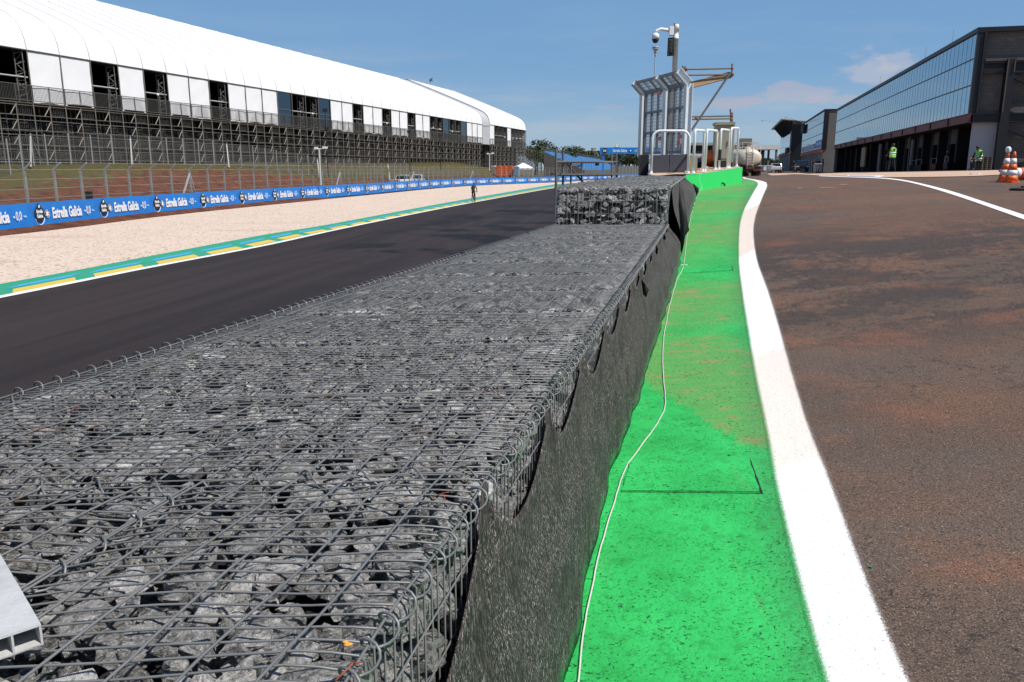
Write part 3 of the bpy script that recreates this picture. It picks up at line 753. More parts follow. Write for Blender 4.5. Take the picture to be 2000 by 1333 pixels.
    made = [rock_inst(l, c, sz, fl, .17 if i < top else .5) for i, (sz, l, c, fl) in enumerate(insts)]
    made = [clampR(q) for q in made]
    indiv = []
    if near < 6:
        order = sorted(range(top), key=lambda i: -insts[i][0] if insts[i][2][2] > zt-.05 else 0)[:98]; indiv = set(order)
        for i in order:
            V, F, A = made[i]; c = V.mean(0); o = mesh_np('rock', V-c, F, M['rock'], g, {'shade': A}); o.location = c
            if A[0] > .6: o['label'] = 'chalky white rock'
    V, F, A = join_inst([q for i, q in enumerate(made) if i not in indiv])
    o = mesh_np('rock_fill', V, F, M['rock'], g, {'shade': A}); o['kind'] = 'stuff'
    # what lies deeper: a packed stone core, coloured black as deep shade
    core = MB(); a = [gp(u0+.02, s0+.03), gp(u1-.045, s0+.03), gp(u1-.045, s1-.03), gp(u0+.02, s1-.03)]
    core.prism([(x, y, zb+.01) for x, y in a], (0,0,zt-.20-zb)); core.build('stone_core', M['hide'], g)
    return g
ORD = ['nearest full-width','second full-width','third full-width','fourth full-width','fifth full-width','sixth full-width','seventh full-width','eighth full-width','ninth full-width','tenth full-width','eleventh full-width','last']
ZLO = -1.98
gabion(0, .617, .35, 2.27, -.95, ZLO, 'foreground wire gabion of grey rocks under the hollow aluminium beam', 1, right=False)
gabion(.623, 1, .35, 2.30, -.95, ZLO, 'foreground wire gabion of grey rocks beside the dark fabric, right of the aluminium beam basket', 1, left=False)
S0 = 2.31; ST = (14.0-S0)/12
for k in range(12):
    gabion(0, 1, S0+ST*k+.006, S0+ST*(k+1)-.006, -.95, ZLO, ORD[k]+' low wire gabion of grey rocks'+(', against the foot of the raised tier' if k == 11 else ' counted back from the beam'), 2.3+ST*k, detail=5 if k < 3 else 4)
for k in range(10):
    gabion(0, 1, 14.02+k*1.0, 15.0+k*1.0, -.30+.010*k, -1.2, ('front gabion of the raised tier showing its rock-filled wire face' if k == 0 else 'raised wire gabion of the upper tier, %s back from its rock-filled front one' % ['','first','second','third','fourth','fifth','sixth','seventh','eighth','last'][k]), 14+k, front=(k == 0), pitch=.075, big=.19, detail=4)
# concrete footing carrying the gabions above the track
mb = MB(); q = [(L(.2), .2), (L(24)-.0, 24.05), (R(24)-.1, 24.05), (R(.2)-.1, .2)]
mb.prism([(x+.02, y, TZ-.2) for x, y in q], (0,0,ZLO-TZ+.2)); tag(mb.build('retaining_wall', M['conc']), 'long grey concrete footing under the gabions beside the track', 'retaining wall')
# ------------------------------------------------------------------ geotextile sheets
J = [.35] + [S0+ST*k for k in range(13)]
DEP = [.40, .25, .24, .24, .20, .20, .15, .16, .13, .15, .10, .13, .09, .08]
def fab_profile(y):
    for k in range(len(J)-1):
        if J[k] <= y <= J[k+1]:
            t = (y-J[k])/(J[k+1]-J[k]); D = DEP[k]
            if k == 0: sft = math.sin(math.pi*min(1, max(0, (t-.12)/.86)))**.8
            else: sft = math.sin(math.pi*min(1, t)**(.62+.12*math.sin(k*2.3)))**.7
            return D*max(0, sft), (t, k)
    return 0, (0, 0)
def fabric(y0, y1, ztf, prof, name, lab, step):
    n = int((y1-y0)/step); m = 22; vs = []; ov = []
    for i in range(n+1):
        y = y0+(y1-y0)*i/n; dip, tk = prof(y); xt, yt = gp(1, y - .08*(R(y)-L(y))/2)
        zt = ztf(y); bx = baseXs(y); zb = G(bx, y)+.006
        for j in range(m+1):
            w = j/m; z = (zt+.012-dip)*(1-w) + zb*w
            x = xt+.005 + (bx-xt-.005)*max(0,(zt-z)/(zt-zb))**1.15 + .035*math.sin(math.pi*min(1, w*1.1))*min(1, max(0, w-.12)*2)
            if dip > .1: x += .012*math.exp(-w*6)
            x += min(1, .15+w*2.5)*(.016*mn.noise(Vector((y*1.2, z*.9, 3))) + .0045*mn.noise(Vector((y*4+z*1.5, z*1.6, 9))) + .003*mn.noise(Vector((y*11-z*4, z*4, 5)))*math.exp(-w*2)) + (.025*mn.noise(Vector((y*2.5, 7, 0))) if j > m-4 else 0)
            vs.append((x, y, z + (.004*mn.noise(Vector((y*4, 1, 1))) if j == 0 else 0)))
            ov.append(max(0, 1-(z-zb)/.12))
    f = [(i*(m+1)+j, (i+1)*(m+1)+j, (i+1)*(m+1)+j+1, i*(m+1)+j+1) for i in range(n) for j in range(m)]
    o = mesh_np(name, np.array(vs), f, M['fabric'], None, {'overspray': np.clip(ov, 0, 1)}, smooth=True)
    sm = o.modifiers.new('thickness', 'SOLIDIFY'); sm.thickness = .004; sm.offset = 1
    return tag(o, lab, 'fabric sheet')
fabA = fabric(.3, 14.25, lambda y: -.95, fab_profile, 'geotextile_sheet', 'long dark woven fabric hung in scallops down the side of the lower gabions', .02)
fabB = fabric(14.2, 25.3, lambda y: -.30+.01*(y-14), lambda y: ((.10*max(0, math.sin((y-14)*math.pi/1.9))**.7 + (.25*math.exp(-((y-14.2)/.35)**2))), (0,0)), 'geotextile_sheet', 'dark fabric covering the side of the raised gabions next to the green wall', .08)
def flap(px, Y, par, bend=.05):
    P = [at(x, y, Y) for x, y in px]; c = sum(P, Vector())/len(P); mb = MB()
    mb.add([p + Vector((bend*mn.noise(p*7), .04*mn.noise(p*6), 0)) for p in P] + [c+Vector((bend, -.03, 0))], [(i, (i+1) % len(P), len(P)) for i in range(len(P))])
    o = mb.build('torn_flap', M['tarp'], par, True); s = o.modifiers.new('t', 'SOLIDIFY'); s.thickness = .003; return o
0 and flap([(965,945),(975,985),(1003,996),(1028,985),(1000,968),(985,950)], 2.42, fabA)
0 and flap([(1062,795),(1078,812),(1096,822),(1102,818),(1085,800)], 3.32, fabA)
0 and flap([(1122,668),(1130,695),(1148,716),(1160,712),(1140,690)], 4.2, fabA)
flap([(1252,545),(1254,575),(1259,581),(1260,560)], 7.3, fabA)
flap([(1328,360),(1336,372),(1340,412),(1347,450),(1338,462),(1334,500),(1328,488),(1330,440),(1325,400)], 13.75, fabB, .07)
flap([(1352,358),(1364,368),(1362,384),(1356,372)], 20.5, fabB)
flap([(1268,716),(1279,735),(1278,748),(1268,742)], 8.0, fabA, .03)
# ================================================================== GRANDSTAND AND LEFT SIDE
M['seam_fold'] = plain('grey_seam_and_fold_shade', (.34,.35,.37), .7, 0, .3, .6)
K4 = 1.4; ZP, ZE, ZR, HW = 5.53, 9.75, 20.3, 20.2
def _standY(px):
    c = (px-PCX)/PF; z = (5.52+9.75)/2
    return (61.55 - c*z*SP)/(.3005 - c*CP)
GD = Vector((.3005,1,0)).normalized(); GN = Vector((-GD.y, GD.x, 0))   # GN points away from the track
BAY = (_standY(942)-_standY(58))/35*1.0442
GO = Vector((-61.55+.3005*_standY(58), _standY(58), 0)) - GD*BAY
def gs(s, w, z): p = GO + GD*s + GN*w; return Vector((p.x, p.y, z))
ROOF = [(0,ZE),(.12,10.6),(.55,11.7),(1.4,12.55),(2.8,13.3),(5.,14.25),(9.,15.9),(14.,17.9),(HW,ZR)]
def zbase(s): return max(.0, bankz(*gs(s, .2, 0).xy)) - .3
def tent_roof(name, s0, s1, parent, dz=0., nb=None):
    nb = nb or int(round((s1-s0)/BAY)); prof = spath([Vector((a, b, 0)) for a, b in ROOF], .9); mb = MB(); per = 6
    N = nb*per
    nq = len(prof)
    def pr(i, q, side):
        s = s0+(s1-s0)*i/N; ph = (i % per)/per; p = prof[q]; sag = .34*math.sin(math.pi*ph)**.8*min(1, max(0, q-1)/6)*min(1, (nq-1-q)/4)
        ww = p.x if side == 0 else 2*HW-p.x
        return gs(s, ww, p.y+dz-sag)
    nq = len(prof)
    for side in (0, 1):
        vs = [pr(i, q, side) for i in range(N+1) for q in range(nq)]
        mb.add(vs, [(i*nq+q, i*nq+q+1, (i+1)*nq+q+1, (i+1)*nq+q) for i in range(N) for q in range(nq-1)])
    o = mb.build('roof_membrane', M['tent'], parent, True)
    sm = MB()
    for k in range(nb+1):
        s = s0+(s1-s0)*k/nb; sm.tube([gs(s, p.x-.01, p.y+dz+.0) for p in prof], .045, 4)
    sm.build('roof_seam_fold_shade', M['seam_fold'], parent)  # roof seams; their grey also paints the shading of the membrane folds
    gb = MB(); fb = [gs(s0, p.x, p.y+dz-.05) for p in prof] ; fb2 = [gs(s0, 2*HW-p.x, p.y+dz-.05) for p in prof[::-1][1:]]
    pts = fb+fb2
    for s, t_ in ((s0+.05, 0), (s1-.05, 1)):
        P = [p + GD*(s-s0) for p in pts]; P = [gs(s, .0, ZP)]+P+[gs(s, 2*HW, ZP)]
        gb.add(P, [tuple(range(len(P)))]) if False else None
        for a, b in zip(P, P[1:]):
            lo = lambda p: Vector((p.x, p.y, ZP))
            gb.quad(a, b, lo(b), lo(a))
    gb.build('gable_sheet', M['tent'], parent)
    return nb
def stand(name, s0, types, lab, dz=0., deep=True):
    n = len(types); s1 = s0+n*BAY; g = empty(name, (0,0,0), 0, lab, 'grandstand', 'tented grandstands beside the straight')
    tent_roof(name, s0, s1, g, dz)
    bk = MB(); bk.quad(gs(s0,2*HW,ZP), gs(s1,2*HW,ZP), gs(s1,2*HW,ZE+dz), gs(s0,2*HW,ZE+dz)); bk.build('rear_sheet', M['tent'], g)
    # deck; tiers and inner lining are coloured black for the shade inside
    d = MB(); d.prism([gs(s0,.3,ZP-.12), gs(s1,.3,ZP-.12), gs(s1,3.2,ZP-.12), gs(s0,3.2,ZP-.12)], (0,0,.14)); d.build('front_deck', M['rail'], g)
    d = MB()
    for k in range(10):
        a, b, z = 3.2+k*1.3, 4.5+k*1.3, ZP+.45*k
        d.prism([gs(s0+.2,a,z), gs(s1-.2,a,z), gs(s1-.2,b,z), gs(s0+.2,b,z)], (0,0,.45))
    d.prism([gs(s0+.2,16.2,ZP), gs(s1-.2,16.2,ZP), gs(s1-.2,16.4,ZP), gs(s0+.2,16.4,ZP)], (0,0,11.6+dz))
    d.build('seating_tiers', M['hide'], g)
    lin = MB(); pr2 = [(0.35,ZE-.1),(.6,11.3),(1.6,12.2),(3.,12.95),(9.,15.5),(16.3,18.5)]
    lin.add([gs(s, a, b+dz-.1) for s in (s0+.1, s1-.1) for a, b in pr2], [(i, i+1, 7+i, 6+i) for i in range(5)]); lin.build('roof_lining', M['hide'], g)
    bc = MB(); bc.prism([gs(s0,2.4,-2), gs(s1+(1.6*BAY if n > 20 else 0),2.4,-2), gs(s1+(1.6*BAY if n > 20 else 0),2.6,-2), gs(s0,2.6,-2)], (0,0,ZP+1.85)); bc.prism([gs(s1-.1,2.5,-2), gs(s1,2.5,-2), gs(s1,20,-2), gs(s1-.1,20,-2)], (0,0,ZP+1.85)); bc.build('shade_sheet', M['hide'], g)  # added black sheets standing in for the shade under the deck
    fr, gr = MB(), None
    cap = []
    for i, t in enumerate(types):
        a, b = s0+i*BAY, s0+(i+1)*BAY; far = b > 120
        fr.tube([gs(b, 0, ZP-.1), gs(b, 0, ZE+dz)], .06, 4)
        fr.tube([gs(a, .02, ZE+dz-.02), gs(b, .02, ZE+dz-.02)], .07, 4)
        if t == 'W':
            m = MB(); ph = RNG.uniform(0, 9); cut = RNG.uniform(.0, .35)
            def fn(u, v):
                s = a+.05+(b-a-.1)*u; z = ZE+dz-.06-(ZE+dz-ZP+.05)*v; bag = .14*math.sin(math.pi*u)*v*v
                z += cut*v**6*(1-abs(2*u-1)**6)*.9
                return gs(s, .06-.12*v*v*math.sin(math.pi*u)+ .035*mn.noise(Vector((u*3+ph, v*4+u*3, ph)))*(1 if v > .05 else .2), z)
            m.grid(fn, 8, 12); m.build('side_sheet', M['tent'], g, True)
        elif t == 'G':
            m = MB(); m.quad(gs(a+.06,.08,ZP), gs(b-.06,.08,ZP), gs(b-.06,.08,ZE+dz-.05), gs(a+.06,.08,ZE+dz-.05)); m.build('glazed_panel', M['dglass'], g)
            fr.tube([gs(a,.02,(ZP+ZE)/2-.1), gs(b,.02,(ZP+ZE)/2-.1)], .05, 4)
        elif t == 'O':
            m = MB(); m.tube([gs(a, .25, (ZP+ZE)/2-.1+dz), gs(b, .25, (ZP+ZE)/2-.1+dz)], .07, 5); m.build('cross_rail', M['galv'], g)
            m = MB(); s_ = b-.05
            for wv in (.15, 1.05): m.tube([gs(s_-.3, wv, ZP), gs(s_-.3, wv, ZE+dz+.4)], .05, 4)
            for k in range(6):
                z = ZP+.25+k*.75; m.tube([gs(s_-.3,.15,z), gs(s_-.3,1.05,z)], .035, 4); m.tube([gs(s_-.3,.15 if k % 2 else 1.05,z), gs(s_-.3,1.05 if k % 2 else .15,z+.75)], .035, 4)
            for k in range(5): m.tube([gs(s_-.95,.3,ZP+.4+k*.85), gs(s_,.3,ZP+.75+k*.85)], .03, 4)
            m.tube([gs(s_-.95,.3,ZP), gs(s_-.95,.3,ZE-.8)], .045, 4)
            m.build('truss_post', M['rail'], g)
        # guard rail of the deck
        m = MB(); m.tube([gs(a,-.1,ZP+1.36), gs(b,-.1,ZP+1.36)], .03, 4); m.tube([gs(a,-.1,ZP+.1), gs(b,-.1,ZP+.1)], .03, 4)
        nbar = 24 if not far else 14
        for k in range(nbar): s = a+(b-a)*k/nbar; m.beam(gs(s,-.1,ZP+.1), gs(s,-.1,ZP+1.36), .022 if k % (nbar//2) else .06, up=GD)
        m.build('guard_rail', M['rail'], g)
        # scaffold below: one bay with a guard grille, one with a brace
        zb = zbase((a+b)/2); h = BAY/2; sc = MB()
        for q in range(2):
            s = a+q*h
            sc.tube([gs(s,0,zb), gs(s,0,ZP)], .060, 4); sc.tube([gs(s,1.2,zb), gs(s,1.2,ZP)], .05, 4); sc.tube([gs(s,2.3,zb), gs(s,2.3,ZP)], .045, 4)
        sc.tube([gs(a,0,ZP-.08), gs(b,0,ZP-.08)], .07, 4)
        lev = ZP-.28; row = 0
        while lev-.82 > zb:
            for z in (lev, lev-.82):
                sc.tube([gs(a,0,z), gs(b,0,z)], .033, 4)
            sc.tube([gs(a+h*.97,0,lev-.02), gs(a+h*.62,0,lev-.8)], .045, 4)
            sc.tube([gs(a+h*.05,1.1,lev-.02), gs(a+h*.55,1.1,lev-.8)], .034, 4)
            sc.tube([gs(a,0,lev), gs(a,1.2,lev)], .03, 4); sc.tube([gs(a+h,0,lev), gs(a+h,1.2,lev)], .03, 4)
            lev -= 1.21; row += 1
        sc.build('scaffold_bay', M['scaf'], g)
        gm = MB(); lev = ZP-.28; row = 0
        while lev-.82 > zb:
            for (sa, off_) in ((a+h, .15 if row == 0 else .7), (a, 1.1), (a+h, 1.6), (a, 1.9)):
                if off_ > 1 and row == 0: continue
                dz_ = .0 if off_ < .5 else -.12
                nb = 9 if not far else 6
                for z in (lev-.03+dz_, lev-.72+dz_): gm.beam(gs(sa+.1, off_, z), gs(sa+h-.1, off_, z), .03)
                for k in range(nb):
                    s = sa+.12+(h-.24)*k/(nb-1); gm.beam(gs(s, off_, lev-.72+dz_), gs(s, off_, lev-.03+dz_), .035 if row == 0 else .055, .02, up=GD)
            lev -= 1.21; row += 1
        gm.build('guard_grille', M['rail'] , g)
    fr.build('front_frame', M['rail'], g)
    fl = MB()
    for i, t in enumerate(types):
        if t == 'O' and RNG.random() < .6: fl.ball(gs(s0+(i+.6)*BAY, .2, ZP+2.0+RNG.uniform(-.2,.3)), .14, 8)
    if fl.v: fl.build('lamp_globe', M['white'], g, True)
    return g, s1
T1 = 'WOWWOWWW' + 'OWWOWOWWOWWWGOOGWWOWWOWWOWWOOGOOGWWW'
g1, e1_ = stand('grandstand', -8*BAY, T1, 'long white-roofed tent grandstand on a dark scaffold with open and white-sheeted bays')
# grey gutter sheet between the two tents
gut = MB(); pf = spath([Vector((a, b, 0)) for a, b in ROOF], .9)
for q in range(len(pf)-1): gut.quad(gs(e1_,pf[q].x,pf[q].y-.25), gs(e1_+1.6*BAY,pf[q].x,pf[q].y-.05), gs(e1_+1.6*BAY,pf[q+1].x,pf[q+1].y-.05), gs(e1_,pf[q+1].x,pf[q+1].y-.25))
gut.quad(gs(e1_,.1,ZP), gs(e1_+1.6*BAY,.1,ZP), gs(e1_+1.6*BAY,.1,ZE), gs(e1_,.1,ZE)); gut.build('gutter_sheet', plain('grey_gutter_sheet', (.45,.45,.47), .6, 0, .15, .8), g1)
g2, e2_ = stand('grandstand', e1_+1.6*BAY, 'WOOOWOOOO', 'shorter white tent grandstand at the far end, beyond the grey gutter sheet', dz=.25)
# open scaffold wing and the blue-seated stand beyond
wg = empty('scaffold_tower', (0,0,0), 0, 'bare dark scaffold steps joining the far tent to the blue seats', 'scaffold'); mb = MB()
for i in range(8):
    s = e2_+i*2.4; top = ZP+1.2-i*.55
    for wv in (0, 1.3, 3.): mb.tube([gs(s,wv,-.3), gs(s,wv,top)], .05, 4)
    if i < 7:
        z = top-.2
        while z > 0: mb.tube([gs(s,0,z), gs(s+2.4,0,z-.3)], .045, 4); mb.tube([gs(s,0,z), gs(s+2.4,0,z-1.2)], .035, 4); mb.tube([gs(s,1.3,z-.3), gs(s+2.4,1.3,z-.6)], .045, 4); z -= .85
mb.build('frame', M['scaf'], wg)
mb = MB()
for i in range(7):
    s = e2_+i*2.4
    for k in range(7): mb.beam(gs(s+k*.34,.9,.2), gs(s+k*.34,.9,ZP-.4-i*.5), .03)
mb.build('guard_grille', M['rail'], wg)
BO = at(1062, 301.5, 245); BD = Vector((.186, .9825, 0)).normalized(); BN = Vector((-BD.y, BD.x, 0))
def bs(s, w, z): p = BO+BD*s+BN*w; return Vector((p.x, p.y, z))
bst = empty('grandstand', (0,0,0), 0, 'open bright blue seat grandstand far down the straight', 'grandstand'); mb = MB(); sm = MB()
for k in range(13):
    w, z = -k*.95, 4.9-k*.42
    mb.prism([bs(0,w,-3.0), bs(330,w,-3.0), bs(330,w-.95,-3.0), bs(0,w-.95,-3.0)], (0,0,z+3.0))
    for j in range(33):
        a = j*10; sm.prism([bs(a+.3,w-.35,z), bs(a+9.0,w-.35,z), bs(a+9.0,w-.05,z), bs(a+.3,w-.05,z)], (0,0,.5))
mb.build('terrace', M['scaf'], bst); so_ = sm.build('seat_rows', M['seat'], bst); so_['kind'] = 'stuff'
mb = MB()
for j in range(111): mb.beam(bs(j*3,.6,2), bs(j*3,.6,6.6), .10, up=BD)
mb.beam(bs(0,.6,6.5), bs(330,.6,6.5), .10); mb.beam(bs(0,.6,5.7), bs(330,.6,5.7), .08); mb.quad(bs(0,.65,3.5), bs(330,.65,3.5), bs(330,.65,6.4), bs(0,.65,6.4), 1); mb.build('back_railing', [M['scaf'], M['mesh']], bst)
# ------------------------------------------------------------------ advertising boards
bp = spath(BP[3:], .5)
BL = [0]
for a, b in zip(bp, bp[1:]): BL.append(BL[-1]+(b-a).length)
def bpos(s):
    if s < 0: d = (bpos(1.)-bpos(0.)); return bpos(0.)+d*s
    return Vector((npoly(s, BL, [p.x for p in bp]), npoly(s, BL, [p.y for p in bp]), TZ))
UNIT, BH = 6.42, 1.27
def make_banner():
    g = empty('advertising_banner', (0,0,0)); mb = MB(); ph = 3.
    def fn(u, v):
        x = u*UNIT; z = .05+BH*v
        return (x, -.05 - .035*mn.noise(Vector((x*.9+z*1.2, z*1.1, ph))) - .02*mn.noise(Vector((x*2.6-z*2, z*2, ph))) - .05*(1-v)**3, z + .012*math.sin(x*2.2))
    mb.grid(fn, 40, 8); mb.build('banner_cloth', M['banner'], g, True)
    t = MB(); X = Vector((1,0,0)); Z = Vector((0,0,1)); y = -.115
    put_text(t, 'Estrella Galicia', .78, (3.06,y,.70), X, Z, sx=.62, off=.026)
    put_text(t, '0,0', .62, (5.22,y,.70), X, Z, sx=.62, off=.004)
    for k, (x0, x1) in enumerate(((4.80,4.94),(5.56,5.82))):       # little script marks either side of the figures
        t.tube([(x0+(x1-x0)*i/6, y, .68+.05*math.sin(i*1.9+k)) for i in range(7)], .014, 4)
    t.build('lettering', M['whitetxt'], g)
    b = MB(); prof = []
    for i in range(24):
        a = 2*math.pi*i/24; rx, rz = .40, .46; x = rx*math.cos(a); z = rz*math.sin(a)
        if z > .26: z = .26+(z-.26)*1.5*(1-abs(x)/.4)
        prof.append((.50+x, y+.02, .74+z))
    b.prism(prof, (0,-.012,0)); b.build('oval_badge', M['navy'], g)
    r = MB(); put_text(r, 'Estrella', .24, (.50,y-.002,.86), X, Z, sx=.75, off=.008); put_text(r, 'Galicia', .24, (.50,y-.002,.62), X, Z, sx=.78, off=.008)
    r.tube([(.50+.43*math.cos(a), y+.01, .70+.52*math.sin(a)) for a in np.linspace(math.pi*1.12, math.pi*1.88, 12)], .016, 4)
    r.prism([(.44,y-.002,1.06),(.56,y-.002,1.06),(.54,y-.002,1.20),(.46,y-.002,1.20)], (0,-.01,0)); r.build('badge_print', M['whitetxt'], g)
    n = MB(); n.lathe([(.25,-.006),(.25,.006)], (1.18,y+.02,.72), 20, 0, (0,1,0)); n.build('roundel', M['navy'], g)
    s = MB(); P = []
    for i in range(12):
        a = math.pi/2+math.pi*i/6; rr = .17 if i % 2 == 0 else .085; P.append((1.18+rr*math.cos(a), y+.005, .72+rr*1.25*math.sin(a)))
    s.prism(P, (0,-.008,0)); s.tube([(1.18+.215*math.cos(a), y+.008, .72+.215*math.sin(a)) for a in np.linspace(0, 2*math.pi, 20)], .008, 4); s.build('star_emblem', M['whitetxt'], g)
    return g
s = BL[-1]*0
proto = make_banner(); first = True; idx = 0
def s_for_px(px):
    lo, hi = 0, BL[-1]
    for _ in range(40):
        m_ = (lo+hi)/2; p = bpos(m_); zc = p.y*CP-p.z*SP
        if PCX+PF*p.x/zc < px: lo = m_
        else: hi = m_
    return lo
st0 = s_for_px(77)-.5-6*UNIT
NUMW = ['leftmost and cut by the picture edge','with the first whole badge at far left','second','third','fourth','fifth','sixth','seventh','eighth','ninth','tenth','eleventh','twelfth']
k = 0; bs_list = []
while True:
    sa = st0+k*UNIT
    if sa+UNIT > BL[-1]-2: break
    
    pa, pb = bpos(sa), bpos(sa+UNIT)
    d_ = (pb-pa).normalized(); rz = math.atan2(d_.y, d_.x)
    # local x runs away from the camera and the printed face looks at the track
    o = proto if first else copy_tree(proto); first = False
    o.location = (pa.x, pa.y, TZ); o.rotation_euler = (0,0,rz); bs_list.append(o); k += 1
for i, o in enumerate(bs_list):
    od = lambda n: '%d%s' % (n, 'th' if 10 < n % 100 < 14 else {1:'st',2:'nd',3:'rd'}.get(n % 10, 'th'))
    tag(o, 'blue sponsor banner of the run out past the left picture edge' if i < 5 else 'blue sponsor banner cut off by the left picture edge' if i == 5 else 'blue sponsor banner along the gravel, %s whole one from the left picture edge' % od(i-5), 'banner', 'blue banners along the gravel trap')
# ------------------------------------------------------------------ catch fences
fence = empty('catch_fence', (0,0,0), 0, 'tall galvanised catch fence with bent-over post tops right behind the blue banners', 'fence')
bpo = off(bp, -.75); fl_ = [0]
for a, b in zip(bpo, bpo[1:]): fl_.append(fl_[-1]+(b-a).length)
def fpos(s): return Vector((npoly(s, fl_, [p.x for p in bpo]) if s >= 0 else bpo[0].x+(bpo[1]-bpo[0]).normalized().x*s, npoly(s, fl_, [p.y for p in bpo]) if s >= 0 else bpo[0].y+(bpo[1]-bpo[0]).normalized().y*s, TZ))
def post(p, t):
    n_ = Vector((t.y, -t.x, 0)); mb = MB(); a = p; top = p+Vector((0,0,3.0))
    for e in (-.045, .045): mb.beam(a+t*e, top+t*e, .035, .11, up=n_)
    mb.beam(a, top, .06, .04, up=n_)
    mb.beam(top, top+n_*.42+Vector((0,0,.36)), .10, .05, up=t)
    return mb
fp = []; s = -1.9-8*2.68; brace_at = {17, 29, 41, 53}
i = 0
while s < 175:
    p = fpos(s); t = (fpos(s+.4)-fpos(s-.4)).normalized(); post(p, t).build('fence_post', M['post'], fence); fp.append((p, t))
    if i in brace_at:
        mb = MB(); n_ = Vector((t.y, -t.x, 0)); tp = p+Vector((0,0,2.75))
        mb.beam(tp, p+t*-1.5-n_*.3, .10); mb.beam(tp, p+t*1.5-n_*.3, .08)
        for k in range(6): mb.beam(p+t*-.45*(1-k*.1)+Vector((0,0,.5+.3*k)), p+t*.45*(1-k*.1)+Vector((0,0,.5+.3*k)), .03)
        mb.build('brace', M['galv'], fence)
    s += 2.68; i += 1
me_ = MB(); wi = MB()
for (a, ta), (b, tb) in zip(fp, fp[1:]):
    na = Vector((ta.y,-ta.x,0)); nb_ = Vector((tb.y,-tb.x,0)); Z = Vector((0,0,1))
    me_.quad(a+Z*.1, b+Z*.1, b+Z*3., a+Z*3.); me_.quad(a+Z*3., b+Z*3., b+nb_*.42+Z*3.36, a+na*.42+Z*3.36)
    for z in (.5,1.0,1.5,2.0,2.5,3.0): wi.tube([a+Z*z-na*.03, (a+b)/2+Z*(z-.02)-na*.03, b+Z*z-nb_*.03], .008, 3, cap=False)
    wi.tube([a+na*.42+Z*3.36, b+nb_*.42+Z*3.36], .01, 3, cap=False)
me_.build('mesh_panel', M['mesh2'], fence); wi.build('strand_wire', M['galv'], fence)
fence2 = empty('chain_link_fence', (0,0,0), 0, 'grey chain link fence with straight posts up on the grass bank before the scaffold', 'fence')
c = [atz(36,371,-1.48), atz(220,355.5,-1.35)]
F0, FD = Vector((c[0].x, c[0].y, 0)), (c[1]-c[0]); FD.z = 0; FD.normalize()
prev = None; me_ = MB(); s = -4.-8*2.78
i = 0
while i < 58:
    p = F0+FD*s; lim = (p-GO).dot(GN)
    if lim > -3.2: p = p - GN*(lim+3.2)
    zb = bankz(p.x, p.y)-.05; p = Vector((p.x, p.y, zb)); Z = Vector((0,0,1))
    mb = MB(); mb.tube([p, p+Z*2.55], .055, 6)
    mb.build('fence_post', M['post'], fence2)
    if i in (3, 11, 16, 22, 30, 39):
        mb = MB(); q = p-FD*1.4-GN*.25; q.z = bankz(q.x, q.y); q2 = p+FD*1.9-GN*.2; q2.z = bankz(q2.x, q2.y)
        mb.beam(p+Z*2.3, q, .12); mb.beam(p+Z*2.2, q2, .06); mb.build('brace', M['post'], fence2)
    if prev is not None: me_.quad(prev, p, p+Z*2.5, prev+Z*2.5)
    prev = p; s += 2.78; i += 1
me_.build('mesh_panel', M['mesh'], fence2)
# ------------------------------------------------------------------ poles and small things behind the fence
def campole(px, yb, yt, Y, lab, arm=True):
    b = at(px, yb, Y); h = at(px, yt, Y).z-b.z; o = empty('camera_pole', b, 0, lab, 'camera pole'); mb = MB()
    mb.tube([(0,0,0),(0,0,h)], .10, 8); mb.build('pole', M['galv'], o)
    mb = MB(); mb.beam((-.1,0,h), (.75,0,h+.02), .08); mb.build('arm', M['white'], o)
    mb = MB(); mb.box((-.28,0,h+.06), (.36,.2,.22)); mb.box((.62,0,h+.12), (.5,.2,.2)); mb.build('camera', M['white'], o)
campole(626.5, 362, 291, 84, 'grey pole carrying white surveillance cameras behind the banners')
campole(956, 334, 301, 150, 'far slim camera pole in front of the second tent')
def thinpole(px, yb, yt, Y, lab):
    b = at(px, yb, Y); h = at(px, yt, Y).z-b.z; o = empty('speaker_pole', b, 0, lab, 'pole', 'thin masts before the scaffold'); mb = MB()
    mb.tube([(0,0,0),(0,0,h)], [.07,.04], 6); mb.build('mast', M['dsteel'], o)
    mb = MB(); mb.box((0,0,h-.2), (.55,.3,.35)); mb.box((.1,0,h-2.2), (.5,.3,.3)); mb.build('loudspeaker', M['black'], o)
thinpole(641, 345, 212, 92, 'tall thin mast with two black loudspeakers beside the glazed bays')
thinpole(801, 335, 255, 120, 'thin mast with loudspeakers before the middle of the scaffold')
thinpole(861, 332, 262, 130, 'thin mast with loudspeakers near the far glazed bays')
b = at(175, 391, 50); mb = MB(); mb.box((b.x, b.y, b.z+.25), (.32,.25,.45)); mb.box((b.x, b.y, b.z+.50), (.36,.3,.05)); mb.tube([(b.x-.1,b.y,b.z+.52),(b.x,b.y,b.z+.60),(b.x+.1,b.y,b.z+.52)], .015, 5)
tag(mb.build('equipment_case', M['black']), 'small black equipment case behind the first banners', 'case')
b = at(130, 375, 50); mb = MB(); mb.ball((b.x, b.y, bankz(b.x, b.y)+.05), (.5,.4,.22), 9)
for i, v in enumerate(mb.v): mb.v[i] = tuple(Vector(v)+Vector((mn.noise(Vector(v)*4)*.12, 0, mn.noise(Vector(v)*3)*.1)))
tag(mb.build('boulder', M['tanconc']), 'pale boulder lying on the grass bank', 'rock')
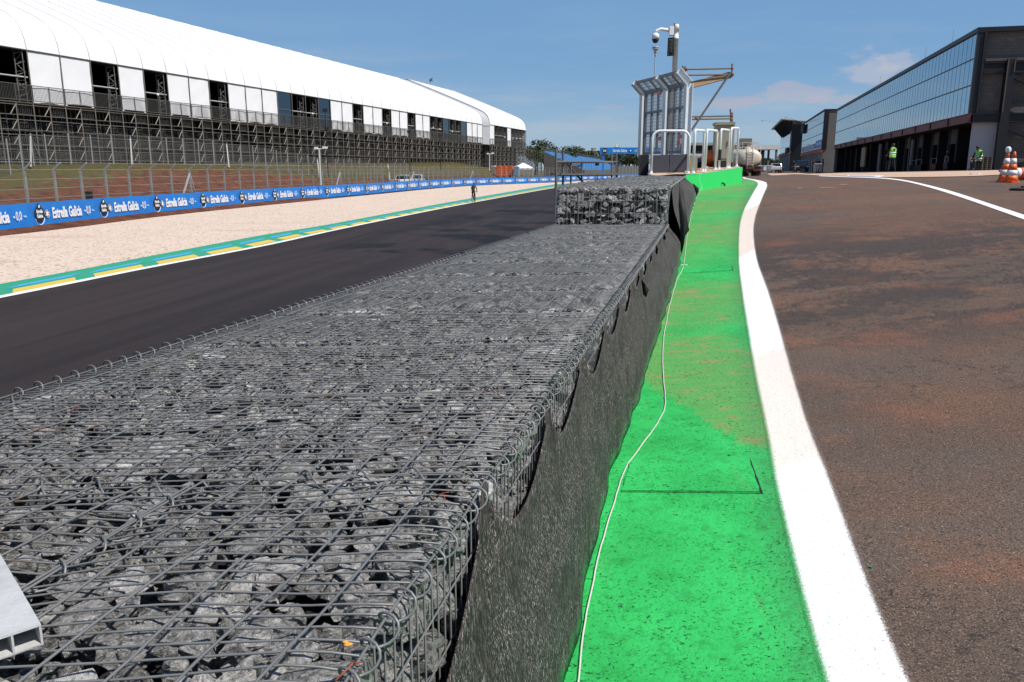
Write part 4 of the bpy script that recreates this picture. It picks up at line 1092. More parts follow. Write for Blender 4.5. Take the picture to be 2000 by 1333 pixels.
# ------------------------------------------------------------------ people
BONES = [('pelvis','belly'),('belly','chest'),('chest','neck'),('neck','head'),('head','crown'),('chest','shL'),('shL','elL'),('elL','haL'),('chest','shR'),('shR','elR'),('elR','haR'),
 ('pelvis','hipL'),('hipL','knL'),('knL','anL'),('anL','toL'),('pelvis','hipR'),('hipR','knR'),('knR','anR'),('anR','toR')]
RAD = dict(pelvis=(.155,.115),belly=(.135,.10),chest=(.165,.115),neck=(.055,.055),head=(.082,.098),crown=(.062,.072),shL=(.062,.062),elL=(.043,.043),haL=(.030,.036),hipL=(.088,.09),knL=(.058,.06),anL=(.042,.044),toL=(.038,.030))
def person(lab, j, loc, rz=0., scale=1., mats=('skin','cloth','cloth','black'), vest=None, extra=None, group=None):
    root = empty('person', loc, rz, lab, 'person', group); root.scale = (scale,)*3
    names = [k for k in j if k[0] != '_']; vs = [Vector(j[n]) for n in names]; ed = [(names.index(a), names.index(b)) for a, b in BONES]
    rads = [RAD.get(n, RAD.get(n.replace('R', 'L') if n.endswith('R') else n)) for n in names]
    hd = Vector(j['head']); up = (Vector(j['crown'])-Vector(j['neck'])).normalized()
    face = Vector(j.get('_face', (0,1,0)))
    # nose, and a palm with four fingers and a thumb for each hand
    vs.append(hd+face*.115-up*.01); rads.append((.016,.018)); ed.append((names.index('head'), len(vs)-1))
    for sd in 'LR':
        ha = Vector(j['ha'+sd]); d = (ha-Vector(j['el'+sd])).normalized(); sdv = d.cross(Vector((0,0,1)))
        sdv = sdv.normalized() if sdv.length > .1 else Vector((1,0,0)); crl = Vector((0,0,-1)) if abs(d.z) < .7 else Vector((0,1,0))
        pi = len(vs); vs.append(ha+d*.075); rads.append((.036,.016)); ed.append((names.index('ha'+sd), pi))
        for k in range(4):
            b0 = ha+d*.09+sdv*(.026*(k-1.5)); l_ = (.062,.075,.07,.052)[k]; a = len(vs)
            vs.append(b0+d*l_*.6+crl*.008); vs.append(b0+d*l_+crl*.034); rads += [(.0095,.0095),(.008,.008)]; ed += [(pi,a),(a,a+1)]
        a = len(vs); vs.append(ha+d*.05+sdv*.05); vs.append(ha+d*.09+sdv*.06+crl*.02); rads += [(.011,.011),(.009,.009)]; ed += [(names.index('ha'+sd),a),(a,a+1)]
    me = bpy.data.meshes.new('body'); me.from_pydata([tuple(v) for v in vs], ed, []); o = bpy.data.objects.new('body', me); COL.objects.link(o)
    sk = o.modifiers.new('skin', 'SKIN'); sk.use_smooth_shade = True
    for i, r_ in enumerate(rads): me.skin_vertices[0].data[i].radius = r_
    for i in range(len(vs)): me.skin_vertices[0].data[i].use_root = (i == names.index('pelvis'))
    sb = o.modifiers.new('sub', 'SUBSURF'); sb.levels = 1; sb.render_levels = 1
    m2 = bpy.data.meshes.new_from_object(o.evaluated_get(bpy.context.evaluated_depsgraph_get())); o.modifiers.clear(); o.data = m2; m2.name = 'body'
    m2.materials.clear()
    for q in mats: m2.materials.append(M[q])
    seg = []
    for a, b in BONES:
        z = 1
        if a in ('neck','head') or b == 'crown': z = 0
        if b.startswith('ha') : z = 1
        if a[:2] in ('hi','kn') or a == 'pelvis': z = 2
        if a[:2] == 'an': z = 3
        seg.append((Vector(j[a]), Vector(j[b]), z))
    for p in m2.polygons:
        c = p.center; best = 9; bz = 1
        for a, b, z in seg:
            ab = b-a; t = max(0, min(1, (c-a).dot(ab)/max(1e-6, ab.length_squared))); dd = (c-a-ab*t).length
            if dd < best: best, bz = dd, z
        for sd in 'LR':
            d = (Vector(j['ha'+sd])-Vector(j['el'+sd])).normalized()
            if (c-Vector(j['ha'+sd])).dot(d) > -.01 and (c-Vector(j['ha'+sd])).length < .22: bz = 0
        p.material_index = bz; p.use_smooth = True
    o.parent = root
    hr = MB(); hr.ball(hd+up*.045-face*.015, (.098,.108,.098), 10); hr.build('hair' if not extra else extra[0], M[extra[1]] if extra else M['black'], root, True)
    if vest:
        mb = MB(); ch, be, pe = Vector(j['chest']), Vector(j['belly']), Vector(j['pelvis']); n = 16
        sx = (Vector(j['shR'])-Vector(j['shL'])).normalized(); up2 = (ch-pe).normalized(); fw = up2.cross(sx)
        ringz = [(pe-up2*.04,.195,.155),(be,.185,.145),(ch-up2*.05,.20,.15),(ch+up2*.10,.20,.135),(ch+up2*.17,.10,.09)]
        R_ = [[c_+sx*(a*math.cos(2*math.pi*i/n))+fw*(b*math.sin(2*math.pi*i/n)) for i in range(n)] for c_, a, b in ringz]
        mb.add([p for r_ in R_ for p in r_], [(k*n+i, k*n+(i+1) % n, (k+1)*n+(i+1) % n, (k+1)*n+i) for k in range(4) for i in range(n)])
        mb.build('vest', M['hiviz'], root, True)
        mb = MB()
        for h in (.10, .24):
            c_ = pe+up2*h; rr = [c_+sx*(.20*math.cos(2*math.pi*i/n))+fw*(.158*math.sin(2*math.pi*i/n)) for i in range(n)]
            mb.tube(rr, .022, 5, closed=True)
        mb.build('reflective_band', M['reflw'], root)
        if vest == 'logo':
            mb = MB(); c_ = ch-fw*.158+up2*.02
            if (c_-hd).dot(face) > 0: pass
            mb.prism([c_+sx*a+up2*b for a, b in ((-.05,.05),(.05,.05),(.05,-.02),(0,-.10),(-.05,-.02))], -fw*.01); mb.beam(c_+sx*-.09+up2*.085, c_+sx*.09+up2*.085, .012, .03); mb.build('back_print', M['black'], root)
    return root
STANDJ = dict(pelvis=(0,0,.95),belly=(0,.01,1.12),chest=(0,0,1.34),neck=(0,.01,1.50),head=(0,.03,1.62),crown=(0,.02,1.72),shL=(-.19,0,1.43),elL=(-.25,.0,1.14),haL=(-.24,.10,.90),shR=(.19,0,1.43),elR=(.25,.0,1.14),haR=(.24,.10,.90),
 hipL=(-.10,0,.88),knL=(-.12,.02,.48),anL=(-.13,-.02,.09),toL=(-.15,.13,.035),hipR=(.10,0,.88),knR=(.12,.02,.48),anR=(.13,-.02,.09),toR=(.15,.13,.035))
def J2(**k): d = dict(STANDJ); d.update(k); return d
# cyclist riding away along the edge line; local +y is the riding direction
cb = at(924.5, 397.0, 1.0); Yc = TZ/ratio(395.8); cp_ = at(925, 395.8, Yc); crz = math.atan2(-.167, 1)
bike = empty('bicycle', (cp_.x, cp_.y, TZ+.02), crz, 'black road bicycle ridden along the green kerb', 'bicycle')
def wheel(y):
    mb = MB(); mb.tube([(0, y+.335*math.cos(a), .345+.335*math.sin(a)) for a in np.linspace(0, 2*math.pi, 28)[:-1]], .018, 6, closed=True); w_ = mb.build('wheel', M['tyre'], bike, True)
    mb = MB()
    for a in np.linspace(0, 2*math.pi, 14): mb.beam((0,y,.345), (0, y+.32*math.cos(a), .345+.32*math.sin(a)), .005)
    mb.tube([(-.04,y,.345),(.04,y,.345)], .022, 8); mb.build('spokes', M['galv'], w_)
wheel(-.5); wheel(.5)
mb = MB()
for a, b in (((0,-.5,.345),(0,-.08,.30)),((0,-.5,.345),(0,-.16,.80)),((0,-.08,.30),(0,-.17,.92)),((0,-.08,.30),(0,.33,.80)),((0,-.16,.82),(0,.33,.84)),((0,.33,.88),(0,.5,.345)),((0,.33,.80),(0,.38,.97))): mb.tube([a, b], .02, 6)
mb.build('frame', M['dsteel'], bike)
mb = MB(); mb.tube([(-.21,.46,.97),(-.21,.38,.97),(.21,.38,.97),(.21,.46,.97)], .016, 6)
for s_ in (-1,1): mb.tube([(s_*.21,.46,.97),(s_*.21,.50,.91),(s_*.21,.44,.85)], .016, 6)
mb.build('handlebar', M['black'], bike)
mb = MB(); mb.ball((0,-.18,.94), (.07,.14,.03), 10); mb.build('saddle', M['black'], bike, True)
mb = MB(); mb.tube([(.05,-.08,.30),(.07,-.02,.14)], .012, 5); mb.tube([(-.05,-.08,.30),(-.07,-.14,.46)], .012, 5); mb.box((.11,-.02,.14),(.09,.1,.02)); mb.box((-.11,-.14,.46),(.09,.1,.02)); mb.build('crank', M['black'], bike)
person('cyclist in black kit and helmet riding away near the kerb', dict(pelvis=(0,-.18,1.02),belly=(0,-.06,1.20),chest=(-.01,.10,1.38),neck=(0,.20,1.50),head=(.01,.26,1.60),crown=(.01,.25,1.71),
 shL=(-.19,.13,1.42),elL=(-.25,.28,1.20),haL=(-.21,.44,1.02),shR=(.19,.13,1.42),elR=(.26,.28,1.20),haR=(.21,.44,1.02),
 hipL=(-.10,-.16,.97),knL=(-.12,.14,.74),anL=(-.11,-.13,.52),toL=(-.11,-.02,.48),hipR=(.10,-.16,.97),knR=(.13,.06,.58),anR=(.11,-.06,.21),toR=(.11,.06,.16)), (cp_.x, cp_.y, TZ+.02), crz, 1., ('skin','cloth','cloth','black'), None, ('helmet','black'))
# worker at the rail of the stand and one crouching on the far roof
p = gs(BAY*3.2, .9, ZP+.02); person('worker in white hard hat standing at the rail of the tent grandstand', J2(haL=(-.2,.25,1.1), haR=(.2,.25,1.1)), p, math.atan2(-.95,.3)-math.pi/2+.3, 1., ('skin','jeans','jeans','black'), None, ('hard_hat','white'))
p = gs(e1_+1.6*BAY+3.2*BAY, HW-1.2, ZR+.45)
person('tiny worker crouching on the white ridge of the far tent', dict(pelvis=(0,0,.45),belly=(0,.12,.58),chest=(0,.28,.72),neck=(0,.40,.78),head=(0,.50,.82),crown=(0,.57,.88),shL=(-.19,.32,.72),elL=(-.24,.45,.5),haL=(-.2,.55,.25),shR=(.19,.32,.72),elR=(.24,.45,.5),haR=(.2,.55,.25),
 hipL=(-.1,0,.42),knL=(-.14,.35,.40),anL=(-.13,.02,.09),toL=(-.14,.16,.04),hipR=(.1,0,.42),knR=(.14,.35,.40),anR=(.13,.02,.09),toR=(.14,.16,.04),_face=(0,1,-.3)), p, -1.2, 1.25, ('skin','cloth','cloth','black'))
# ------------------------------------------------------------------ behind the far fence: pickups, tents, cabins
def car(name, lab, loc, rz, paint, kind='car', lights=None, group=None):
    g = empty(name, loc, rz, lab, 'pickup' if kind == 'pickup' else 'car', group); hw = .88
    if kind == 'pickup':
        prof = [(-2.6,.45),(-2.6,1.02),(-.75,1.04),(-.55,1.05),(.95,1.05),(1.15,1.08),(2.35,.98),(2.55,.8),(2.55,.42)]; cab = [(-.75,1.04),(-.6,1.68),(.55,1.72),(1.15,1.08)]
    else:
        prof = [(-2.2,.42),(-2.25,.95),(-2.1,1.05),(1.0,1.08),(2.0,.95),(2.25,.72),(2.25,.40)]; cab = [(-2.1,1.05),(-1.75,1.58),(-.2,1.66),(.35,1.58),(1.1,1.06)]
    mb = MB(); n = len(prof); ring = []
    for x, k in ((-hw,.0),(-hw+.08,.06),(hw-.08,.06),(hw,.0)): ring.append([Vector((x, y, z+(k if z > .5 else -.02*(k > 0)))) for y, z in prof])
    mb.add([p for r_ in ring for p in r_], [(a*n+i, a*n+(i+1) % n, (a+1)*n+(i+1) % n, (a+1)*n+i) for a in range(3) for i in range(n)]+[tuple(range(n-1,-1,-1)), tuple(3*n+i for i in range(n))])
    if kind == 'pickup': mb.box((0,-1.65,1.045),(1.5,1.5,.03), 1)
    mb.build('body', [M[paint], M['black']], g, False)
    c_ = [Vector((0, y, z)) for y, z in cab]; mb = MB(); m_ = len(cab)
    top = max(z for y, z in cab)
    A = [Vector((-(hw-.06 if z < 1.2 else hw-.2), y, z)) for y, z in cab]; B = [Vector(((hw-.06 if z < 1.2 else hw-.2), y, z)) for y, z in cab]
    mb.add(A+B, [tuple(range(m_-1,-1,-1)), tuple(range(m_,2*m_))]+[(i,(i+1) % m_, m_+(i+1) % m_, m_+i) for i in range(m_)]); mb.build('window_band', M['dglass'], g)
    mb = MB(); tp = [(y,z) for y, z in cab if z > 1.4]; mb.prism([(-(hw-.17), tp[0][0]-.03, tp[0][1]-.01),(-(hw-.17), tp[-1][0]+.03, tp[-1][1]-.01),((hw-.17), tp[-1][0]+.03, tp[-1][1]-.01),((hw-.17), tp[0][0]-.03, tp[0][1]-.01)], (0,0,.06))
    for s_ in (-1,1):
        for (y0,z0),(y1,z1) in ((cab[0],cab[1]),(cab[-1],cab[-2])): mb.beam((s_*(hw-.05),y0,z0),(s_*(hw-.18),y1,z1),.07)
        mb.beam((s_*(hw-.05),0.,1.05),(s_*(hw-.18),0.,top-.04),.06)
    mb.build('roof', M[paint], g)
    for s_ in (-1,1):
        for y in (-1.45,1.45):
            mb = MB(); mb.lathe([(.2,-.11),(.33,-.10),(.345,0),(.33,.10),(.2,.11)], (s_*(hw-.10),y,.345), 18, 0, (1,0,0)); w_ = mb.build('wheel', M['tyre'], g, True)
            mb = MB(); mb.lathe([(.02,-.02),(.2,.0),(.2,.03)], (s_*hw,y,.345), 12, 0, (s_,0,0)); mb.build('rim', M['galv'], w_)
        mb = MB(); mb.box((s_*(hw-.22), prof[-2][0]-.03, .78),(.36,.12,.16)); mb.build('headlight', M['lens'], g)
        mb = MB(); mb.box((s_*(hw-.12), prof[0][0]+.02, .98 if kind == 'car' else .85),(.2,.1,.34)); mb.build('tail_light', M['redlens'], g)
    mb = MB(); mb.box((0, prof[-1][0]-.02, .48),(1.6,.14,.18)); mb.box((0, prof[0][0]+.0, .5),(1.6,.14,.18)); mb.build('bumper', M['black'], g)
    mb = MB(); mb.box((0, prof[-2][0]-.0, .74),(.8,.08,.14)); mb.build('grille', M['dsteel'], g)
    return g
def grd(px, Y, dz=0.):
    p = at(px, 340, Y); return Vector((p.x, p.y, bankz(p.x, p.y)+dz))
p = grd(786, 126); car('pickup_truck', 'white pickup truck parked behind the fence, the nearer of two', (p.x, p.y, p.z+.45), -.42, 'carwhite', 'pickup', group='white pickups behind the fence')
p = grd(815, 132); car('pickup_truck', 'white pickup truck parked behind the fence to the right of the other', (p.x, p.y, p.z+.45), -.05, 'carwhite', 'pickup', group='white pickups behind the fence')
def cabin(px, Y, col, lab):
    p = at(px, 343, Y); z0 = -1.55; g = empty('portable_toilet', (p.x, p.y, z0), -.2, lab, 'portable cabin', 'portable cabins behind the far fence'); mb = MB()
    mb.box((0,0,1.05),(1.15,1.15,2.1)); mb.build('body', M[col], g); mb = MB(); mb.prism([(-.62,-.62,2.1),(.62,-.62,2.1),(.62,-.62,2.2),(0,-.62,2.38),(-.62,-.62,2.2)], (0,1.24,0)); mb.build('roof', M['white' if col != 'orange' else 'orange'], g)
    mb = MB(); mb.box((0,-.59,1.0),(.75,.04,1.85)); d_ = mb.build('door', M[col], g); mb = MB(); mb.box((.28,-.63,1.0),(.05,.05,.15)); mb.build('handle', M['black'], d_)
M['cblue'] = plain('pale_blue_plastic', (.18,.33,.48), .5, 0, .1, 2)
cabin(966, 184, 'tan', 'tan cabin, leftmost of the far cabins'); cabin(975, 182, 'orange', 'orange cabin next to the tan one'); cabin(985, 186, 'orange', 'second orange cabin, behind the first'); cabin(997, 192, 'orange', 'small orange cabin close to the white canopy'); cabin(1009, 186, 'cblue', 'pale blue cabin under the front of the white canopy')
p = at(1022, 340, 190); g = empty('canopy_tent', (p.x, p.y, -2.0), 0, 'white peaked canopy tent behind the far end of the fence', 'tent'); mb = MB()
for sx in (-1,1):
    for sy in (-1,1): mb.tube([(sx*2.2,sy*2.2,0),(sx*2.2,sy*2.2,2.3)], .04, 5)
mb.build('frame', M['galv'], g); mb = MB(); a = [(-2.3,-2.3,2.3),(2.3,-2.3,2.3),(2.3,2.3,2.3),(-2.3,2.3,2.3)]
mb.add(a+[(x*.5,y*.5,2.95) for x,y,z in a]+[(0,0,3.5)]+[(x,y,2.0) for x,y,z in a], [(i,(i+1) % 4,4+(i+1) % 4,4+i) for i in range(4)]+[(4+i,4+(i+1) % 4,8) for i in range(4)]+[(9+i,9+(i+1) % 4,(i+1) % 4,i) for i in range(4)]); mb.build('canopy', M['tent'], g)
# start gantry
gy = 232; a, b = at(1172, 301, gy), at(1402, 301, gy); h = at(1200, 288.5, gy).z-a.z
g = empty('start_gantry', (a.x, gy, a.z), 0, 'blue lettered gantry spanning the straight in the distance', 'gantry'); mb = MB(); wd = b.x-a.x
mb.box((wd/2,.5,h/2),(wd,1.0,h)); mb.build('banner_beam', M['banner'], g)
for x in (1.0, 5.2, wd-1):
    mb = MB(); mb.box((x,.5,-a.z/2+TZ/2),(.5 if x < 2 or x > 10 else .25,.5,a.z-TZ)); mb.build('leg', M['banner' if x != 5.2 else 'dsteel'], g)
mb = MB(); X = Vector((1,0,0)); Z = Vector((0,0,1))
for k in range(3):
    o = k*10.8
    mb2 = None
    put_text(mb, 'Estrella Galicia', h*.62, (o+5.6,-.03,h*.5), X, Z, sx=.62, off=.02); put_text(mb, '0,0', h*.5, (o+10.1,-.03,h*.5), X, Z, sx=.6)
mb.build('lettering', M['whitetxt'], g); mb = MB()
for k in range(3):
    mb.lathe([(.75,-.03),(.75,.03)], (k*10.8+1.3,-.02,h*.5), 18, 0, (0,1,0)); mb.lathe([(.45,-.03),(.45,.03)], (k*10.8+8.6,-.02,h*.5), 16, 0, (0,1,0))
mb.build('oval_badge', M['navy'], g)
mb = MB()
for k in range(3): mb.ball((k*10.8+8.6,-.08,h*.5), (.25,.03,.25), 8); mb.box((k*10.8+1.3,-.06,h*.58),(1.0,.03,.16)); mb.box((k*10.8+1.3,-.06,h*.40),(.9,.03,.16))
mb.build('badge_print', M['whitetxt'], g)
# far fence wall on the right of the straight
ff = empty('grey_fence', (0,0,0), 0, 'grey mesh fence closing the far bend of the straight', 'fence'); mb = MB(); pm = MB()
c_ = [at(1195,330,330), at(1230,330,345), at(1262,330,365)]; c_ = [Vector((p.x,p.y,TZ)) for p in c_]; c_ = spath(c_, 4.)
for a, b in zip(c_, c_[1:]): mb.quad(a, b, b+Vector((0,0,4.2)), a+Vector((0,0,4.2)))
for a in c_: pm.beam(a, a+Vector((0,0,4.4)), .12)
mb.build('panel', M['rail'], ff); pm.build('fence_post', M['galv'], ff)
# ------------------------------------------------------------------ skyline
def block(name, px0, px1, yt, Y, lab, roof=0.):
    a, b = at(px0, yt, Y), at(px1, yt, Y); g = empty(name, (a.x, Y, 0), 0, lab, 'building', 'pale buildings on the skyline'); w_ = b.x-a.x; mb = MB(); mb.box((w_/2, 8, a.z/2-3),(w_,16,a.z+6)); mb.build('walls', M['cityw'], g)
    mb = MB(); nf = max(1, int(a.z/4))
    nw = max(2, int(w_/4))
    for i in range(nw):
        for k in range(nf): mb.box(((i+.5)*w_/nw,-.06,a.z-2.2-k*3.6),(w_/nw*.45,.12,1.5))
    mb.build('windows', M['dglass'], g)
    mb = MB(); mb.box((w_/2,8,a.z+.4),(w_+.6,16.6,.8)); mb.build('roof', M['conc'], g)
    if roof: mb = MB(); mb.lathe([(w_*.25,0),(w_*.15,roof*.5),(.15,roof)], (w_/2,8,a.z+.8), 8); mb.build('spire', M['cityw'], g)
block('far_building', 1115, 1143, 292, 700, 'long low pale building on the skyline above the blue seats')
block('far_building', 1147, 1153, 297, 720, 'small pale block beside the long low building')
block('far_building', 1158, 1164, 291, 760, 'slim pale tower block left of the gantry')
block('church_tower', 1202, 1210, 289, 800, 'pale church-like tower with a spire above the gantry', 4)
block('far_building', 1226, 1234, 292, 780, 'square pale block above the right part of the gantry')
block('far_building', 1204, 1212, 302, 640, 'pale building below the gantry among trees')
def tree_mesh(kind, seed):
    rg = np.random.default_rng(seed); V, F = [], []; lumps = []
    if kind == 'palm':
        for i in range(11):
            a = 2*math.pi*i/11+rg.uniform(-.2,.2); el = rg.uniform(.1,.9); L_ = rg.uniform(2.2,3.)
            pts = [Vector((math.cos(a)*t*L_, math.sin(a)*t*L_, 6.5+el*t*1.6-2.6*t*t)) for t in np.linspace(0,1,6)]
            for q in range(5):
                w_ = .45*(1-q/6); n_ = Vector((-math.sin(a), math.cos(a), 0))*w_; b = len(V)
                V += [pts[q]-n_, pts[q]+n_-Vector((0,0,.15)), pts[q+1]+n_*.8-Vector((0,0,.15)), pts[q+1]-n_*.8]; F.append((b,b+1,b+2,b+3))
        return V, F
    for i in range(9): lumps.append((rg.normal(size=3)*np.array([2.0,1.8,1.1])+np.array([0,0,4.6]), rg.uniform(1.0,1.9)))
    for i in range(900):
        c, r_ = lumps[rg.integers(len(lumps))]; d = rg.normal(size=3); d /= np.linalg.norm(d); p = c+d*r_*rg.uniform(.5,1.05)*np.array([1,1,.8])
        u = rg.normal(size=3); u /= np.linalg.norm(u); v = np.cross(u, rg.normal(size=3)); v /= np.linalg.norm(v); s_ = rg.uniform(.16,.36); b = len(V)
        V += [Vector(p-u*s_), Vector(p+v*s_*.6), Vector(p+u*s_), Vector(p-v*s_*.6)]; F.append((b,b+1,b+2,b+3))
    return V, F
def make_tree(kind, seed, mat):
    g = empty(kind, (0,0,0)); V, F = tree_mesh('palm' if kind == 'palm_tree' else 'b', seed); mb = MB(); mb.add(V, F); mb.build('crown', M[mat], g)
    mb = MB()
    if kind == 'palm_tree': mb.tube([(0,0,0),(.1,0,3.),(0,0,6.6)], [.22,.16,.14], 7)
    else:
        mb.tube([(0,0,0),(.08,0,1.6),(0,0,4.2)], [.3,.2,.09], 7)
        for i in range(5): a = i*1.3; mb.tube([(0,0,1.5+.3*i),(math.cos(a)*1.4,math.sin(a)*1.4,3.4+.3*i)], [.11,.04], 5)
    mb.build('trunk', M['bark'], g); return g
TK = {'dark': make_tree('broadleaf_tree', 1, 'leafA'), 'mid': make_tree('broadleaf_tree', 2, 'leafB'), 'palm': make_tree('palm_tree', 3, 'leafA')}
TL = {'dark': ('dark dense broadleaf tree in the belt below the skyline', 'dark broadleaf trees below the skyline'), 'mid': ('mid green rounded tree in the belt below the skyline', 'mid green trees below the skyline'), 'palm': ('slim palm tree showing above the far stands', 'palm trees above the far stands')}
used_t = set()
def tree(k, px, ytop, Y, zb=-2.):
    p = at(px, ytop, Y); o = TK[k] if k not in used_t else copy_tree(TK[k]); used_t.add(k); H = p.z-zb
    o.location = (p.x, Y, zb); sc = H/(7.2 if k == 'palm' else 6.6); o.scale = (sc*RNG.uniform(.9,1.5), sc, sc); o.rotation_euler = (0,0,RNG.uniform(0,6)); tag(o, TL[k][0], 'tree', TL[k][1])
for px, yt, Y, k in [(1050,284,300,'dark'),(1058,281,305,'palm'),(1066,284,310,'dark'),(1046,288,290,'mid'),(1078,293,420,'dark'),(1086,294,430,'mid'),(1107,294,500,'dark'),(1118,293,520,'dark'),(1112,297,480,'mid')]: tree(k, px, yt, Y)
for i in range(26):
    px = 1070+i*7.6+RNG.uniform(-3,3); tree(['dark','mid','dark'][i % 3], px, RNG.uniform(296,306) if px < 1165 else RNG.uniform(300,309), RNG.uniform(430,560))
for px in (1152, 1166, 1218, 1244): tree('palm', px, RNG.uniform(289,296), 540)
for i in range(14): tree(['dark','mid'][i % 2], 1340+i*16+RNG.uniform(-5,5), RNG.uniform(306,313), RNG.uniform(430,520))
M['shield_dark'] = plain('dark_grey_frame_steel', (.20,.215,.235), .5, .3, .2, 2); M['stick'] = plain('red_white_sticker', (.72,.22,.20), .5, 0, .2, 8)  # panel frames and mesh bars are a darker grey than the posts
M['palepole'] = plain('pale_galvanised_pole', (.66,.66,.64), .5, .05, .12, 3, .05)
M['dim'] = plain('dim_grey_shutter', (.075,.07,.068), .8, 0, .2, 1.5)
M['rust2'] = plain('rusty_brown_chassis', (.10,.05,.03), .8, 0, .3, 3); M['timber_dark'] = plain('dark_pallet_timber', (.075,.06,.045), .8, 0, .3, 4)
# ================================================================== END OF THE WALL
gw0, gw1 = Vector((5.85,25.45,0)), Vector((8.77,31.,0))
def gwz(t): return -.14 + .22*t
wall = empty('pit_wall', (0,0,0), 0, 'bright green painted concrete wall end with dusty tan top', 'wall'); mb = MB()
n = 14; P = [gw0.lerp(gw1, i/n) for i in range(n+1)]; nn = Vector((gw1.y-gw0.y, -(gw1.x-gw0.x), 0)).normalized()
for i in range(n):
    a, b = P[i], P[i+1]; za, zb = gwz(i/n), gwz((i+1)/n)
    mb.quad(Vector((a.x,a.y,G(a.x,a.y)-.15)), Vector((b.x,b.y,G(b.x,b.y)-.15)), Vector((b.x,b.y,zb)), Vector((a.x,a.y,za)))
e = gw1; bk_ = Vector((6.2,36.5,0))
mb.quad((e.x,e.y,-.9),(bk_.x,bk_.y,-1.1),(bk_.x,bk_.y,.10),(e.x,e.y,gwz(1))); s_ = Vector((R(24.4)+.02,24.4,0))
mb.quad((s_.x,s_.y,-1.2),(gw0.x,gw0.y,-1.2),(gw0.x,gw0.y,-.14),(s_.x,s_.y,-.16)); mb.build('painted_face', M['greenwall'], wall)
mb = MB(); vs = []
L0, L1 = Vector((4.1,24.1,-.17)), Vector((6.4,38.,.08)); m = 8
for i in range(n+1):
    a = P[i]; a = Vector((a.x,a.y,gwz(i/n)+.002)); b = L0.lerp(L1, i/n)
    for k in range(m+1): p = a.lerp(b, k/m); vs.append((p.x, p.y, p.z + (.03*mn.noise(p*1.7) if 0 < k < m else 0)))
mb.add(vs, [(i*(m+1)+k, (i+1)*(m+1)+k, (i+1)*(m+1)+k+1, i*(m+1)+k+1) for i in range(n) for k in range(m)])
mb.quad(L0, L1, (L1.x,L1.y,TZ), (L0.x,L0.y,TZ)); mb.build('rough_top', M['tanconc'], wall, True)
mb = MB(); p = hit(1409, 366); q = gw0.lerp(gw1, .48); mb.tube([(q.x+.02,q.y-.01,-.46),(q.x+.10,q.y-.05,-.50),(q.x+.10,q.y-.05,-.66)], .035, 7); mb.build('drain_pipe', M['black'], wall)
# rubble on the top
mb = MB()
for i in range(46):
    t = RNG.uniform(0, 1); k = RNG.uniform(.04, .7); a = gw0.lerp(gw1, t); b = L0.lerp(L1, t); p = Vector((a.x,a.y,gwz(t))).lerp(b, k); r_ = RNG.uniform(.03,.10)
    V, F = LIB1[i % len(LIB1)]; mb.add([(p.x+v[0]*r_*1.5, p.y+v[1]*r_, p.z+v[2]*r_*.7+r_*.3) for v in V], [tuple(int(q) for q in f) for f in F])
o = mb.build('rubble', M['tanconc']); tag(o, 'loose broken concrete rubble on the wall top behind the white hoops', 'rubble', None, 'stuff')
# white tube hoops
def hoop(lab, a, b, za, zb, H, r=.038, rad=.16, sleeve=False):
    g = empty('hoop_barrier', (a.x,a.y,za), 0, lab, 'hoop', 'white tube hoops on the wall end'); A = Vector((0,0,0)); B = Vector((b.x-a.x,b.y-a.y,zb-za)); d = Vector((B.x,B.y,0)).normalized(); Z = Vector((0,0,1)); zt = max(0, zb-za)*.5+H
    At, Bt = Vector((A.x,A.y,zt)), Vector((B.x,B.y,zt+ (zb-za)*.5)); pts = [A, At-Z*rad]
    for k in range(1, 7): q = math.pi/2*k/6; pts.append(At + d*rad*(1-math.cos(q)) - Z*rad*(1-math.sin(q)))
    for k in range(6): q = math.pi/2*(1-k/6); pts.append(Bt - d*rad*(1-math.cos(q)) - Z*rad*(1-math.sin(q)))
    pts += [Bt-Z*rad, B]; mb = MB(); mb.tube(pts, r, 10); mb.build('tube', M['white'], g, True)
    for q in (A, B): mb = MB(); mb.box(q+Z*.012, (.18,.18,.024)); mb.lathe([(.055,0),(.042,.07)], q+Z*.02, 10); mb.build('base_plate', M['white'], g)
    if sleeve: mb = MB(); mb.lathe([(.056,0),(.056,.36)], A+Z*.32, 10); mb.build('black_sleeve', M['black'], g)
def foot(px, py): 
    t = (px-1353)/85.; Y = 25.2+5.4*t; return at(px, py, Y)
HF = [((1271.5,340.5),(1343.5,340.5),256,'wide white hoop in front of the dark barrier block'),((1353.5,340),(1372,336.3),256,'narrow white hoop just right of the wide one'),((1376.8,335.8),(1397,332.8),255.5,'narrow white hoop in front of the orange machine'),((1404.3,331.8),(1420.5,329.8),254,'narrow white hoop with a black sleeve on one leg'),((1424.2,329.3),(1438.5,326.2),252,'narrow white hoop at the far right end of the wall')]
for i, (a, b, yt, lab) in enumerate(HF):
    A = at(*a, 25.2) if i == 0 else foot(*a); B = at(*b, 25.2) if i == 0 else foot(*b)
    if i: d_ = Vector((gw1.x-gw0.x, gw1.y-gw0.y, 0)).normalized()
    H = at(a[0], yt, A.y).z - A.z; hoop(lab, A, B, A.z, B.z, H, .040, .24 if i == 0 else .10, i == 3)
